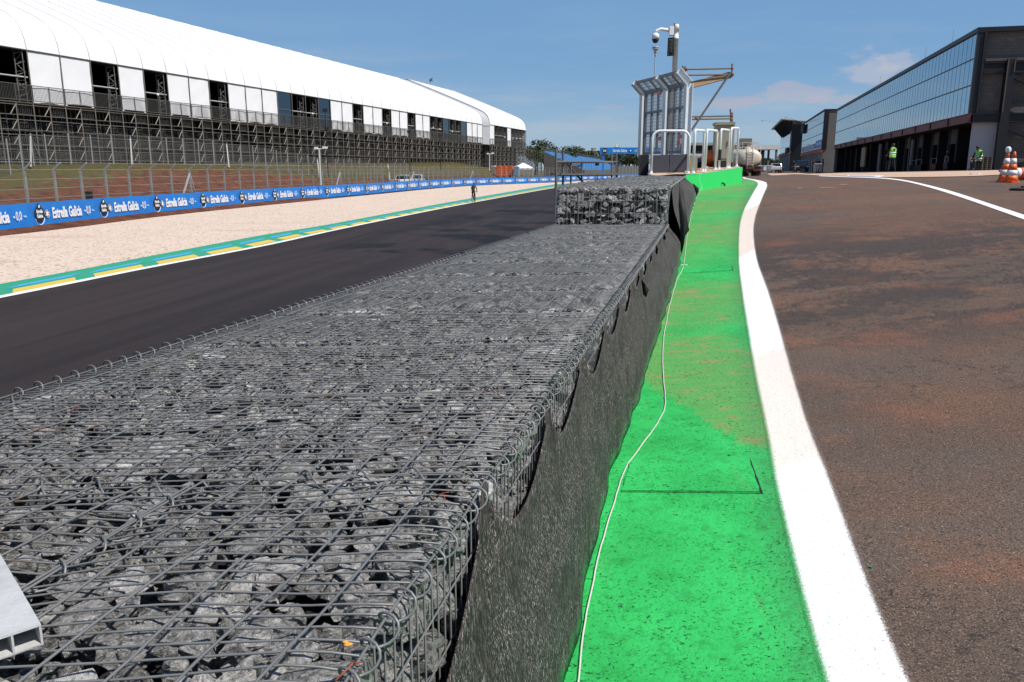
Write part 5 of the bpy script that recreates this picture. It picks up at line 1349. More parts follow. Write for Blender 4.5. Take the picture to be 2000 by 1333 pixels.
# dark barrier block carrying the debris shield
g = empty('barrier_block', (0,0,0), 0, 'dark grey concrete barrier block under the debris shield', 'barrier'); mb = MB()
Yb = 26.6; a, b = at(1272,338,Yb), at(1341,338,Yb); zt = at(1300,302.5,Yb).z
mb.prism([(a.x,Yb,a.z-.1),((a.x+b.x)/2-.01,Yb,a.z-.1),((a.x+b.x)/2-.01,Yb,zt),(a.x,Yb,zt-.02)], (.95,5.,0)); mb.prism([((a.x+b.x)/2+.01,Yb,a.z-.1),(b.x,Yb,a.z-.1),(b.x,Yb,zt+.02),((a.x+b.x)/2+.01,Yb,zt)], (.95,5.,0)); mb.build('concrete_face', M['darkconc'], g)
mb = MB(); c_ = at(1250,345,27.2); mb.box((c_.x+.14,27.4,-.15),(.28,.4,1.25)); mb.build('end_post', M['black'], g)
mb = MB(); c_ = at(1352,340,27.2); mb.box((c_.x,27.5,(zt+c_.z)/2),(.26,.8,zt-c_.z-.05)); mb.build('side_block', M['tan'], g)
# debris shield
g = empty('debris_shield', (0,0,0), 0, 'tall grey steel debris shield with mesh panels and bent-over top', 'fence')
PS = [(1338,28.0),(1297,29.7),(1252,31.6)]; PB = [Vector(((x-1000)/PF*Y*CP, Y, zt-.02)) for x, Y in PS]; bz = 2.82
DO = Vector((-1.,-.30,0)).normalized()
for i, p in enumerate(PB):
    t = (PB[min(i+1,2)]-PB[max(i-1,0)]).normalized(); t.z = 0; mb = MB(); top = Vector((p.x,p.y,bz)); tip = top+DO*.42+Vector((0,0,.40))
    for a, b in ((p, top), (top, tip)):
        up_ = t
        n_ = (b-a).normalized().cross(t).normalized()
        mb.beam(a+n_*.11, b+n_*.11, .20, .02, up=n_); mb.beam(a-n_*.11, b-n_*.11, .20, .02, up=n_); mb.beam(a, b, .02, .22, up=n_)
    mb.build('post', M['shield'], g)
def pan(i):
    a, b = PB[i], PB[i+1]; t = (b-a); t.z = 0; Z = Vector((0,0,1)); a0, b0 = a+t.normalized()*.16, b-t.normalized()*.16; fr, ms = MB(), MB()
    def pt(u, z): 
        q = a0.lerp(b0, u)
        if z <= bz: return Vector((q.x,q.y,z))
        h = (z-bz)/.47; return Vector((q.x,q.y,bz))+DO*.42*h+Z*.40*h
    zs = [a.z+.15, a.z+.15+(bz-a.z-.15)/3, a.z+.15+2*(bz-a.z-.15)/3, bz-.03]
    for z in zs: fr.beam(pt(0,z), pt(1,z), .07, .10)
    for z in (bz+.04, bz+.43): fr.beam(pt(0,z), pt(1,z), .07, .10)
    for u in (0, .31, .62, .93, 1): fr.beam(pt(u,zs[0]), pt(u,bz), .09 if u in (.31,.62,.93) else .06, .06, up=t); fr.beam(pt(u,bz+.05), pt(u,bz+.43), .08, .05, up=t)
    fr.build('panel_frame', M['dsteel'] if False else M['shield_dark'], g)
    for u in np.linspace(0,1,22): ms.beam(pt(u,zs[0]), pt(u,bz), .010, up=t); ms.beam(pt(u,bz+.05), pt(u,bz+.43), .010, up=t)
    for z in np.linspace(zs[0], bz, 19): ms.beam(pt(0,z), pt(1,z), .012)
    for z in np.linspace(bz+.08, bz+.43, 4): ms.beam(pt(0,z), pt(1,z), .012)
    ms.quad(pt(0,zs[0]), pt(1,zs[0]), pt(1,bz), pt(0,bz), 1); ms.quad(pt(0,bz+.05), pt(1,bz+.05), pt(1,bz+.43), pt(0,bz+.43), 1)
    ms.build('mesh_panel', [M['shield_dark'], M['smesh']], g)
    for (u, z) in ((.12, .9+i*1.8), (.05, 1.1)):
        mb = MB(); c_ = pt(u, z)-DO*-.06; mb.beam(c_, c_+t.normalized()*.3, .03, .14); mb.build('red_sticker', M['stick'], g)
pan(0); pan(1)
# camera pole with display panel
pY = 32.; b = at(1309.5,335,pY); h = at(1308,48,pY).z-b.z; g = empty('camera_pole', b, 0, 'tall grey pole with a dome camera and black display panel behind the shield', 'camera pole'); mb = MB()
mb.lathe([(.098,0),(.098,h-.55),(.106,h-.55),(.106,h-.45),(.098,h-.45),(.098,h-.2),(.106,h-.2),(.106,h-.1),(.095,h)], (0,0,0), 14); mb.build('pole', M['palepole'], g, True)
mb = MB(); mb.tube([(-.17,-.05,0),(-.17,-.05,h-2.2)], .06, 8); mb.build('conduit', M['galv'], g, True)
mb = MB(); dz = h-.55; mb.box((-.20,-.1,dz+.30),(.17,.2,.32)); mb.tube([(-.28,-.1,dz+.32),(-.62,-.12,dz+.36),(-.80,-.14,dz+.28)], [.07,.06,.05], 8); mb.build('camera_arm', M['white'], g)
mb = MB(); mb.lathe([(.06,.22),(.135,.16),(.14,.0)], (-.80,-.14,dz), 14); mb.build('dome_housing', M['white'], g, True); mb = MB(); mb.lathe([(.0,-.15),(.07,-.13),(.115,-.07),(.13,0.0)], (-.80,-.14,dz-.002), 14); mb.build('dome_lens', M['black'], g, True)
mb = MB(); z1, z0 = h-.50, h-1.16; mb.prism([(-.33,-.14,z1),(-.15,-.24,z1),(-.12,-.30,z0),(-.35,-.20,z0)], (.04,.10,0)); mb.build('display_case', M['black'], g)
mb = MB()
for r_ in range(10):
    for c_ in range(3): mb.box((-.285+c_*.045, -.195-c_*.024-r_*.004, z1-.08-r_*.048),(.03,.03,.022))
mb.box((-.30,-.23,z0+.06),(.03,.03,.03)); mb.build('lamp_cells', M['dwall'], g)
mb = MB(); mb.tube([(-.10,-.09,h+.02),(-.10,-.10,h-.5)], .02, 5); mb.build('cable', M['black'], g)
pY = 33.; b = at(1272,330,pY); h = at(1272,92,pY).z-b.z; g = empty('sensor_mast', b, 0, 'thin mast with a small round weather sensor left of the camera pole', 'mast'); mb = MB()
mb.tube([(0,0,0),(0,0,h-.35)], .022, 6); mb.build('mast', M['galv'], g); mb = MB(); mb.lathe([(.03,h-.36),(.05,h-.30),(.03,h-.26),(.07,h-.22),(.08,h-.16),(.04,h-.13),(.10,h-.11),(.14,h-.08),(.14,h-.06),(.05,h-.05),(.14,h-.03),(.145,h),(.0,h+.01)], (0,0,0), 12); mb.build('sensor_head', M['galv'], g, True)
# cantilever scaffold bracket
g = empty('scaffold_bracket', (0,0,0), 0, 'scaffold tubes and a sloping plank cantilevered out behind the debris shield', 'scaffold'); Y = 32.5
def w2(px, py, dy=0.): return at(px, py, Y+dy)
tubes = [((1333,136),(1431,134)),((1340,147),(1427,146)),((1333,129),(1337,143)),((1338,130),(1341,330)),((1430,125),(1429,152)),((1350,228.5),(1432,226.5)),((1350,233.5),(1430,232)),((1426.5,213),(1428,250)),((1430,220),(1431,330)),((1345,228),(1338,330))]
mb = MB()
for a, b in tubes: mb.tube([w2(*a), w2(*b)], .032, 8)
for a, b in tubes[:2]: mb.tube([w2(*a, 1.2), w2(*b, 1.2)], .028, 8)
mb.build('scaffold_tube', M['scaf'], g); mb = MB()
mb.beam(w2(1427,142), w2(1346,262), .09, .07); mb.build('diagonal_strut', M['scaf'], g)
mb = MB(); mb.beam(w2(1426,147,.1), w2(1338,170,.1), .24, .09, up=(0,-1,.3)); mb.build('plank', M['timber'], g)
mb = MB()
for c_ in ((1430,134),(1431,146),(1341,136),(1360,232),(1428,233),(1428,226)): mb.ball(w2(*c_), .06, 8)
mb.build('coupler', M['rust'], g)
# cabinet and machine behind the hoops
Y = 32.; a, b = at(1395,326,Y), at(1433,326,Y); zt2 = at(1410,246,Y).z; g = empty('electrical_cabinet', (a.x,Y,a.z+.1), -.12, 'tall beige electrical cabinet behind the right-hand hoops', 'cabinet'); wd, hh = (b.x-a.x)*.96, zt2-a.z
mb = MB(); mb.box((wd*.38,.4,hh*.5),(wd*.76,.8,hh-.1)); mb.build('body', M['beige'], g); mb = MB(); mb.box((wd*.86,.42,hh*.5),(wd*.22,.7,hh-.14)); mb.build('side_cabinet', M['beige'], g)
mb = MB(); mb.box((wd*.45,.38,hh-.02),(wd*1.02,.95,.10)); mb.build('cap', M['beige'], g); mb = MB(); mb.box((wd*.36,-.012,hh*.48),(wd*.6,.02,hh-.5)); d_ = mb.build('door', M['beige'], g); mb = MB(); mb.box((wd*.62,-.03,hh*.5),(.03,.04,.2)); mb.build('handle', M['black'], d_)
mb = MB(); mb.box((wd*.4,.4,.0),(wd*.8,.85,.25)); mb.build('plinth', M['black'], g)
Y = 33.; a = at(1377,327,Y); g = empty('mortar_mixer', (a.x,Y,a.z-.05), 0, 'orange drum machine seen between the hoops', 'machine'); mb = MB()
mb.lathe([(.12,-.32),(.26,-.25),(.31,0),(.26,.25),(.16,.38)], (.18,0,.42), 16, 0, (.5,-.8,.3)); mb.build('drum', M['orange'], g, True)
mb = MB(); mb.beam((-.2,0,0),(.1,0,.5),.05); mb.beam((.5,0,0),(.25,0,.5),.05); mb.beam((-.2,.3,.02),(.5,-.2,.02),.05); mb.box((.34,-.24,.35),(.08,.1,.55)); mb.build('stand', M['black'], g)
mb = MB(); mb.lathe([(.04,-.05),(.15,-.04),(.15,.04),(.04,.05)], (-.22,-.1,.12), 12, 0, (0,1,0)); mb.build('wheel', M['tyre'], g)
# ------------------------------------------------------------------ guard scaffold beside the raised gabions (standing on the track)
g = empty('guard_scaffold', (0,0,0), 0, 'dark scaffold guard frame standing on the track left of the raised gabions', 'scaffold'); mb = MB()
def sp_(px, Y, z): return Vector(((px-PCX)/PF*(Y*CP-z*SP), Y, z))
A0, A1, B0, B1 = (1086,16.2),(1204,22.4),(1099,17.2),(1195,23.3)
def zat(py, Y): return ratio(py)*Y
for px, Y, pt_ in ((1086,16.2,292),(1099.5,17.0,298),(1194.5,22.2,300),(1204,23.,300)): mb.tube([sp_(px,Y,TZ), sp_(px,Y,zat(pt_,Y))], .026, 8)
for px, Y in ((1115,17.6),(1136,18.8)): mb.tube([sp_(px,Y,-1.2), sp_(px,Y,zat(317,Y))], .022, 6)
for py in (316.5, 341):
    mb.tube([sp_(1086,16.2,zat(py,16.2)), sp_(1204,23.,zat(py,23.))], .024, 8); mb.tube([sp_(1099,17.,zat(py+1,17.)), sp_(1196,22.2,zat(py+1,22.2))], .022, 8)
mb.tube([sp_(1115,17.6,zat(324,17.6)), sp_(1136,18.8,zat(324,18.8))], .03, 6); mb.tube([sp_(1105,17.2,zat(317,17.2)), sp_(1140,19.2,zat(358,19.2))], .025, 6)
mb.build('scaffold_tube', M['scaf'], g); mb = MB()
mb.beam(sp_(1086,16.4,zat(340.6,16.4)), sp_(1203,23.,zat(340.6,23.)), .22, .04); mb.build('deck_board', M['scaf'], g)
mb = MB(); p = sp_(1166,20.5,zat(320,20.5)); mb.box(p, (.09,.09,.10)); mb.lathe([(.03,0),(.045,.08),(.02,.14)], sp_(1196,22.4,zat(313,22.4)), 8); mb.build('fitting', M['black'], g)
# ------------------------------------------------------------------ foreground beam, cable, scraps
a, b = atz(80,1219,-.872), atz(1,1083,-.872); d_ = (b-a); d_.z = 0; d_.normalize(); n_ = Vector((d_.y,-d_.x,0)); n_ = -n_ if n_.x > 0 else n_
ln, w_, hh, tk = 1.5, .125, .046, .004
def bp_(s, q, z): p = a+d_*s+n_*q; return Vector((p.x, p.y, a.z+z))
mb = MB()
for q0, q1, z0, z1 in ((0,w_,-tk,0),(0,w_,-hh,-hh+tk),(0,tk,-hh+tk,-tk),(w_-tk,w_,-hh+tk,-tk),(.048,.048+tk,-hh+tk,-tk),(.088,.088+tk*.8,-hh+tk,-tk)):
    mb.prism([bp_(.004*mn.noise(Vector((q0*50,z0*50,0))),q0,z0), bp_(0,q1,z0), bp_(0,q1,z1), bp_(0,q0,z1)], d_*ln)
o = mb.build('aluminium_beam', M['alu']); tag(o, 'worn hollow aluminium beam end lying on the nearest gabion', 'beam')
CPX = [(1112,1420),(1128,1333),(1138,1240),(1163,1120),(1183,1040),(1204,970),(1222,918),(1257,868),(1284,830),(1299,792),(1297,748),(1294,700),(1298,650),(1310,590),(1322,550),(1335,520),(1340,478),(1346,440),(1352,412),(1358,392)]
cp = []
for x, y in CPX:
    p = hit(x, y, lo=.5)
    cp.append(Vector((p.x, p.y, G(p.x, p.y)+.014)))
cp = [p for i, p in enumerate(cp) if i == 0 or p.y > cp[i-1].y]
c2 = spath(cp, .10); c2 = [Vector((p.x+.006*mn.noise(p*3)+.004*mn.noise(p*9), p.y, G(p.x,p.y)+.0125)) for p in c2]
c2 += [Vector((gw0.x+.06, gw0.y-.25, -.55)), Vector((gw0.x+.03,gw0.y+.02,-.35)), Vector((gw0.x+.03,gw0.y+.02,-.12)), Vector((gw0.x-.02,gw0.y+.06,-.06)), Vector((gw0.x-.1,gw0.y+.5,-.08))]
mb = MB(); mb.tube(c2, .0047, 7); tag(mb.build('cable', M['cable'], None, True), 'thin white cable running along the green strip beside the fabric wall', 'cable')
p = hit(1336,521); mb = MB(); mb.tube([(p.x-.05,p.y,p.z+.02),(p.x+.06,p.y+.01,p.z+.025)], .006, 5); mb.tube([(p.x-.04,p.y+.02,p.z+.03),(p.x+.03,p.y-.02,p.z+.02)], .006, 5); tag(mb.build('cable_tie', M['cable']), 'small pale tie knotted round the cable by the far repair slab', 'cable tie')
q = atz(680,1260,-.945); mb = MB(); mb.ball(q, (.010,.005,.003), 8); mb.ball(q+Vector((-.007,.007,.001)), (.007,.004,.003), 8)
for i, v in enumerate(mb.v): mb.v[i] = tuple(Vector(v)+Vector((0,0,.004*mn.noise(Vector(v)*60))))
tag(mb.build('dry_leaf', plain('orange_leaf', (.75,.33,.05), .7, 0, .3, 40), None, True), 'small orange leaf lying on the nearest gabion', 'leaf')
for (x0,y0),(x1,y1),lab in (((655,1330),(698,1303),'rusty wire scrap by the picture bottom on the near gabion'),((845,972),(870,978),'rusty wire scrap near the first fabric corner'),((132,806),(146,802),'rusty scrap at the left of the second gabion row')):
    p, q = atz(x0,y0,-.938), atz(x1,y1,-.938); mb = MB(); m_ = (p+q)/2+Vector((.01,.015,.012)); mb.tube([p,m_,q], .0018, 6); mb.tube([m_, m_+Vector((.018,.0,.003))], .0016, 5); tag(mb.build('rusty_wire', M['rust'], None, True), lab, 'wire scrap')
q = hit(1700,1110); mb = MB(); V, F = LIB1[3]; mb.add([(q.x+v[0]*.011, q.y+v[1]*.008, q.z+.007+v[2]*.006) for v in V], [tuple(int(i) for i in f) for f in F]); tag(mb.build('paint_chip', M['green']), 'tiny green paint chip on the asphalt beside the white line', 'chip')
# ------------------------------------------------------------------ traffic cones
def cone(lab, loc, rot=(0,0,0), H=.92, bag=False):
    g = empty('traffic_cone', loc, 0, lab, 'traffic cone', 'orange traffic cones'); g.rotation_euler = rot
    r0, r1 = .150*H/.75, .036; rr = lambda z: r0+(r1-r0)*(z-.04)/(H-.04)
    segs = [(.04,.24,'orange'),(.24,.40,'reflw'),(.40,.60,'orange'),(.60,.78,'reflw'),(.78,1.,'orange')]
    for z0, z1, mt in segs:
        z0, z1 = (z0*H if z0 > .04 else .04), z1*H; e = .004 if mt == 'reflw' else 0
        mb = MB(); mb.lathe([(rr(z0)+e,z0),(rr(z1)+e,z1)] if z1 < H else [(rr(z0),z0),(rr(z1),z1-.01),(.02,z1)], (0,0,0), 20); mb.build('reflective_sleeve' if mt == 'reflw' else 'cone_body', M[mt], g, True)
    mb = MB(); s_ = r0*1.10; mb.prism([(s_*math.cos(a)*(1.12 if i % 2 else 1), s_*math.sin(a)*(1.12 if i % 2 else 1), 0) for i, a in enumerate(np.linspace(0, 2*math.pi, 17)[:-1])], (0,0,.045)); mb.build('base', M['orange'], g)
    if bag: 
        mb = MB(); mb.ball((0,0,H+.05), (.085,.08,.10), 10)
        for i, v in enumerate(mb.v): mb.v[i] = tuple(Vector(v)+Vector((.02*mn.noise(Vector(v)*18),.02*mn.noise(Vector(v)*15),0)))
        mb.build('plastic_bag', M['reflw'], g)
    return g
p = hit(1974, 357); cone('upright orange and white traffic cone, the front one of the pair', (p.x,p.y,G(p.x,p.y)), H=.90)
q = Vector((p.x+.12, p.y+.52, 0)); cone('orange and white traffic cone half hidden behind the front cone, plastic bag on top', (q.x,q.y,G(q.x,q.y)), H=.90, bag=True)
q = Vector((p.x+1.05, p.y+1.1, 0)); cone('orange traffic cone lying on its side behind the upright pair', (q.x,q.y,G(q.x,q.y)+.22), (0, math.radians(-84), math.radians(12)))
p2 = hit(1992, 372); mb = MB(); mb.lathe([(.30,0),(.30,.03),(.26,.05),(.06,.06),(.05,.10),(0,.10)], (p2.x+.08,p2.y,G(p2.x,p2.y)+.006), 22); tag(mb.build('rubber_base_as_shade', M['tyre']), 'flat round black disc standing in for a shadow on the road at the right picture edge', 'rubber base as shade')  # black disc added in place of a shadow cast from out of view
# ------------------------------------------------------------------ PIT BUILDINGS
FD_ = Vector((.27,1,0)).normalized(); FNr = Vector((FD_.y,-FD_.x,0))        # FNr points away from the lane, into the building
B0c = Vector((at(1894,222,60).x, 60, 0))
def fb(s, w, z): p = B0c+FD_*s+FNr*w; return Vector((p.x,p.y,z))
def boxs(mb, s0, s1, w0, w1, z0, z1, mi=0): mb.prism([fb(s0,w0,z0), fb(s1,w0,z0), fb(s1,w1,z0), fb(s0,w1,z0)], (0,0,z1-z0), mi)
ZT, ZG, ZB = 9.74, 3.97, 3.33
pb = empty('pit_building', (0,0,0), 0, 'long glass fronted pit building with a dark block end wall and open garages', 'building'); LEN = 78*1.036; DEP_ = 24.
mb = MB(); boxs(mb, .35, LEN, .25, DEP_, ZG, ZT-.2); mb.build('upper_walls', M['block'], pb)
mb = MB(); boxs(mb, -.06, LEN+.05, -.12, DEP_+.1, ZT-.2, ZT+.12); mb.build('parapet', M['dsteel'], pb)
zr = [ZG, ZG+(ZT-.2-ZG)*.36, ZG+(ZT-.2-ZG)*.69, ZT-.2]; npn = 66; mb = MB(); mu = MB()
for k in range(3):
    for i in range(npn):
        a_, b_ = .30+(LEN-.5)*i/npn, .30+(LEN-.5)*(i+1)/npn; j = [RNG.uniform(-.0016,.0016) for _ in range(4)]
        mb.quad(fb(a_+.02,.0+j[0],zr[k]+.03), fb(b_-.02,.0+j[1],zr[k]+.03), fb(b_-.02,.0+j[2],zr[k+1]-.03), fb(a_+.02,.0+j[3],zr[k+1]-.03))
gp_ = mb.build('glass_panes', M['glass'], pb); gp_['kind'] = 'stuff'
boxs(mu, .3, LEN-.2, .03, .2, ZG, ZT-.2)
for z in zr[1:3]: boxs(mu, .3, LEN-.2, -.02, .03, z-.045, z+.045)
for i in range(npn+1): a_ = .30+(LEN-.5)*i/npn; boxs(mu, a_-.014, a_+.014, -.008, .028, ZG, ZT-.2)
mu.build('mullions', M['dsteel'], pb)
mb = MB(); boxs(mb, -.02, .32, -.06, .36, ZG-.1, ZT-.2); mb.build('corner_trim', M['dsteel'], pb)
# red edge beam with brackets, then dark beam round the end
mb = MB(); boxs(mb, -.05, LEN, -.05, .10, ZB+.02, ZG-.02); boxs(mb, -.06, LEN, -.16, .18, ZB-.02, ZB+.05); boxs(mb, -.06, LEN, -.12, .18, ZG-.07, ZG-.0); mb.build('edge_beam', M['redbeam'], pb); mb = MB()
for i in range(13): boxs(mb, 5.6+i*6., 6.0+i*6., -.14, -.05, ZB+.05, ZG-.07)
mb.build('beam_stiffener', plain('deep_red_primer', (.085,.016,.014), .6, .1, .2), pb)
mb = MB(); boxs(mb, -.10, .05, .2, DEP_, ZB+.05, ZG-.02); boxs(mb, -.22, .05, .2, DEP_, ZB-.02, ZB+.05); boxs(mb, -.22, .05, .2, DEP_, ZG-.08, ZG-.02); mb.build('end_beam', M['dsteel'], pb)
# end wall: steel grid of columns, rails and braces in front of the block
mb = MB()
boxs(mb, -.30, .28, 1.95, 2.5, -.4, ZT-2.1)
boxs(mb, -.34, -.30, 1.9, 2.55, -.4, ZB-.1)
for z in (ZT-2.35, ZT-3.05): boxs(mb, -.12, .30, .56, DEP_, z, z+.16)
boxs(mb, .12, .34, .56, DEP_, ZT-3.0, ZT-2.3)
boxs(mb, -.1, .3, .37, .55, ZG-.0, ZT-.2)
mb.beam(fb(-.12,2.5,ZT-3.3), fb(-.12,5.9,ZT-5.0), .22); mb.beam(fb(-.12,2.5,ZG+.35), fb(-.12,5.9,ZG+2.0), .22); mb.beam(fb(-.12,2.5,ZB-.4), fb(-.12,5.9,ZB-2.0), .22); mb.beam(fb(-.12,2.5,-.1), fb(-.12,5.9,1.3), .2)
boxs(mb, -.12, .3, 6.0, 6.4, -.4, ZT-2.1); mb.build('steel_frame', M['dsteel'], pb)
mb = MB(); boxs(mb, -.36, -.30, 1.97, 2.05, ZG+.0, ZT-2.05); boxs(mb, -.36, -.30, 2.40, 2.47, ZT-3.0, ZT-2.2); boxs(mb, -.14, -.10, .6, DEP_, ZT-2.20, ZT-2.02); boxs(mb, .05, .12, .6, 1.9, ZT-2.95, ZT-2.70); mb.build('rusty_flange', plain('rust_brown_steel', (.10,.075,.06), .7, .1, .3, 3), pb)
mb = MB(); boxs(mb, .3, .6, 2.5, DEP_, -.5, ZG); mb.build('end_block_wall', M['block'], pb)
mb = MB(); boxs(mb, .25, .5, .35, 1.95, -.5, ZB+.02); mb.build('pale_block_wall', M['wblock'], pb)
# garages
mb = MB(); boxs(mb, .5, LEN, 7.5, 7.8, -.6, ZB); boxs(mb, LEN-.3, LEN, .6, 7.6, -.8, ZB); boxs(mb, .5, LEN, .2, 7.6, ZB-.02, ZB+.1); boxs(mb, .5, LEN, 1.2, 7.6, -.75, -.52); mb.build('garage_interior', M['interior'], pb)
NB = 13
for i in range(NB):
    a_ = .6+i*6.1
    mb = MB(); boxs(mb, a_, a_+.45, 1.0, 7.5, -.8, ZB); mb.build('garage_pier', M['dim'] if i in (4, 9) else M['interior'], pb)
    if i in (1, 2, 3, 4, 6, 8, 10):
        hh_ = ZB-RNG.uniform(.7,1.2); mb = MB()
        for k in range(10): boxs(mb, a_+1.6, a_+4.6, 1.55-.012*(k % 2), 1.62, hh_+(ZB-hh_)*k/10, hh_+(ZB-hh_)*(k+1)/10)
        boxs(mb, a_+1.5, a_+4.7, 1.5, 1.56, hh_-.08, hh_); mb.build('roller_shutter', M['dim'], pb)
        mb = MB(); boxs(mb, a_+1.45, a_+1.55, 1.4, 1.6, -.5, ZB); boxs(mb, a_+4.65, a_+4.75, 1.4, 1.6, -.5, ZB); mb.build('door_jamb', M['dim'], pb)
mb = MB(); boxs(mb, 24.2, 25.6, 1.1, 1.3, -.6, ZB-.4); boxs(mb, 42, 43.4, 1.0, 1.2, -.7, ZB-.3); mb.build('pale_panel', M['dwall'], pb)
mb = MB(); boxs(mb, 52, 55.2, .7, .9, .35, 2.9); mb.build('wooden_panel', M['tan'], pb)
# things on the garage floor
def pile(s, w_, lab, k):
    c_ = fb(s, w_, 0); z = G(c_.x, c_.y); g = empty('equipment_trolley', (c_.x,c_.y,z), .3*k, lab, 'equipment', 'equipment along the garage fronts'); mb = MB(); mb.box((0,0,.45),(1.0,.6,.5)); mb.build('box', M[['black','redbeam','dsteel','jeans'][k % 4]], g)
    mb = MB(); mb.tube([(-.45,-.28,.72),(-.45,-.28,1.15),(-.45,.28,1.15),(-.45,.28,.72)], .02, 5); mb.build('handle', M['galv'], g); mb = MB()
    for sx in (-1,1):
        for sy in (-1,1): mb.lathe([(.02,-.03),(.1,-.03),(.1,.03),(.02,.03)], (sx*.4,sy*.26,.1), 10, 0, (1,0,0))
    mb.build('castors', M['tyre'], g)
for k, (s, w_, lab) in enumerate([(6.5,.7,'black wheeled trolley in the nearest garage mouth'),(12,.9,'red wheeled trolley in the second garage mouth'),(16.5,.5,'dark trolley before the middle garages'),(21,.8,'blue trolley by the pale garage panel'),(33,.6,'black trolley by the far garages')]): pile(s, w_, lab, k)
for k, (s, lab) in enumerate([(3.1,'blue and red upright gas bottle rack by the nearest garage'),(10.4,'red upright rack between the first garages')]):
    c_ = fb(s, 1.2, 0); z = G(c_.x,c_.y); g = empty('gas_bottle', (c_.x,c_.y,z), 0, lab, 'gas bottle'); mb = MB(); mb.lathe([(.12,0),(.13,.05),(.13,1.3),(.06,1.48),(.05,1.6)], (0,0,0), 12); mb.build('body', M['jeans' if k == 0 else 'redbeam'], g, True); mb = MB(); mb.lathe([(.04,1.6),(.06,1.62),(.06,1.72),(.02,1.75)], (0,0,0), 8); mb.build('valve', M['galv'], g)
mb = MB(); boxs(mb, LEN-.05, LEN+.4, 0.2, DEP_-4, -1, ZT-1.5); mb.build('far_end_wall', M['dwall'], pb)
mb = MB(); boxs(mb, LEN-5, LEN-2, 3., 6., ZT+.1, ZT+.9); mb.build('roof_plant', M['dwall'], pb)
mb = MB()
for s in (12, 22, 47): mb.tube([fb(s,1.,ZT), fb(s,1.,ZT+1.8)], .02, 4)
mb.build('antenna', M['galv'], pb)
# second building, in line with the first
p2b = empty('pit_building', (0,0,0), 0, 'middle glass pit building with an orange beam and blue posters, beyond the long one', 'building'); s0 = (157-60)*1.036; s1 = s0+49; QZ = [z*1.133 for z in (ZT,ZG,ZB)]+[[z*1.133 for z in zr]]; KEEP = (ZT,ZG,ZB,zr); ZT,ZG,ZB,zr = QZ
mb = MB(); boxs(mb, s0, s1, .2, 18, -1, ZT-.1); mb.build('walls', M['dwall'], p2b); mb = MB(); boxs(mb, s0-.1, s1, -.1, 18.2, ZT-.1, ZT+.15); mb.build('parapet', M['dsteel'], p2b)
mb = MB(); boxs(mb, s0-.12, s0+.1, -.1, .8, ZG-.8, ZT-.1); mb.build('corner_trim', M['dsteel'], p2b)
mb = MB(); mu = MB(); n2 = 26
for k in range(3):
    for i in range(n2):
        a_, b_ = s0+.2+(s1-s0-.4)*i/n2, s0+.2+(s1-s0-.4)*(i+1)/n2; mb.quad(fb(a_+.03,0,zr[k]+.03-.5*(k==0)), fb(b_-.03,RNG.uniform(-.002,.002),zr[k]+.03-.5*(k==0)), fb(b_-.03,RNG.uniform(-.002,.002),zr[k+1]-.03), fb(a_+.03,0,zr[k+1]-.03))
gp_ = mb.build('glass_panes', M['glass'], p2b)
for z in zr[1:3]: boxs(mu, s0+.2, s1, -.03, .1, z-.05, z+.05)
for i in range(n2+1): a_ = s0+.2+(s1-s0-.4)*i/n2; boxs(mu, a_-.025, a_+.025, -.015, .1, ZG-.5, ZT-.1)
mu.build('mullions', M['dsteel'], p2b)
mb = MB(); boxs(mb, s0-.1, s1, -.15, .15, ZG-1.35, ZG-.55); mb.build('edge_beam', M['orangebeam'], p2b)
mb = MB(); boxs(mb, s0+.5, s0+12.5, -.10, -.05, ZG-.35, ZG+1.15); po = mb.build('poster', M['banner'], p2b)
mb = MB()
for k in range(5): boxs(mb, s0+1.2+k*2.2, s0+2.7+k*2.2, -.13, -.10, ZG+.1+.25*(k % 2), ZG+.55+.25*(k % 2))
mb.build('poster_print', M['whitetxt'], po)
mb = MB(); boxs(mb, s0+13.5, s1-2, -.10, -.05, ZG-.35, ZG+.75); mb.build('pale_poster', M['cblue'], p2b); mb = MB()
for k in range(9):
    a_ = s0+14.5+k*2.6; mb.prism([fb(a_,-.11,ZG-.3), fb(a_+.5,-.11,ZG-.3), fb(a_+1.4,-.11,ZG+.65), fb(a_+.9,-.11,ZG+.65)], FNr*-.03)
mb.build('poster_stripe', M['whitetxt'], p2b)
mb = MB()
for k in range(9): boxs(mb, s0+.6+k*4.5, s0+1.0+k*4.5, -.02, .2, -1, ZG-1.3)
mb.build('pilaster', M['wblock'], p2b); mb = MB(); boxs(mb, s0+1, s1, .12, .2, -1, ZG-1.35); mb.build('garage_doors', M['dwall'], p2b)
mb = MB()
for k in range(6): boxs(mb, s1-1.5-k*1.3, s1-.8-k*1.3, -.5, -.12, ZT-2.2-.3*(k % 2), ZT-.5)
mb.build('hung_loudspeakers', M['black'], p2b)
def lamp_arm(par, s, z, L_=4.5):
    mb = MB(); a_ = fb(s,0,z); b_ = fb(s,-L_,z+1.4); mb.tube([a_, b_], .05, 5); mb.box(b_+Vector((0,0,-.15)), (.5,.35,.35)); mb.build('lamp_arm', M['galv'], par)
lamp_arm(p2b, s1-6, ZT-.1); ZT,ZG,ZB,zr = KEEP
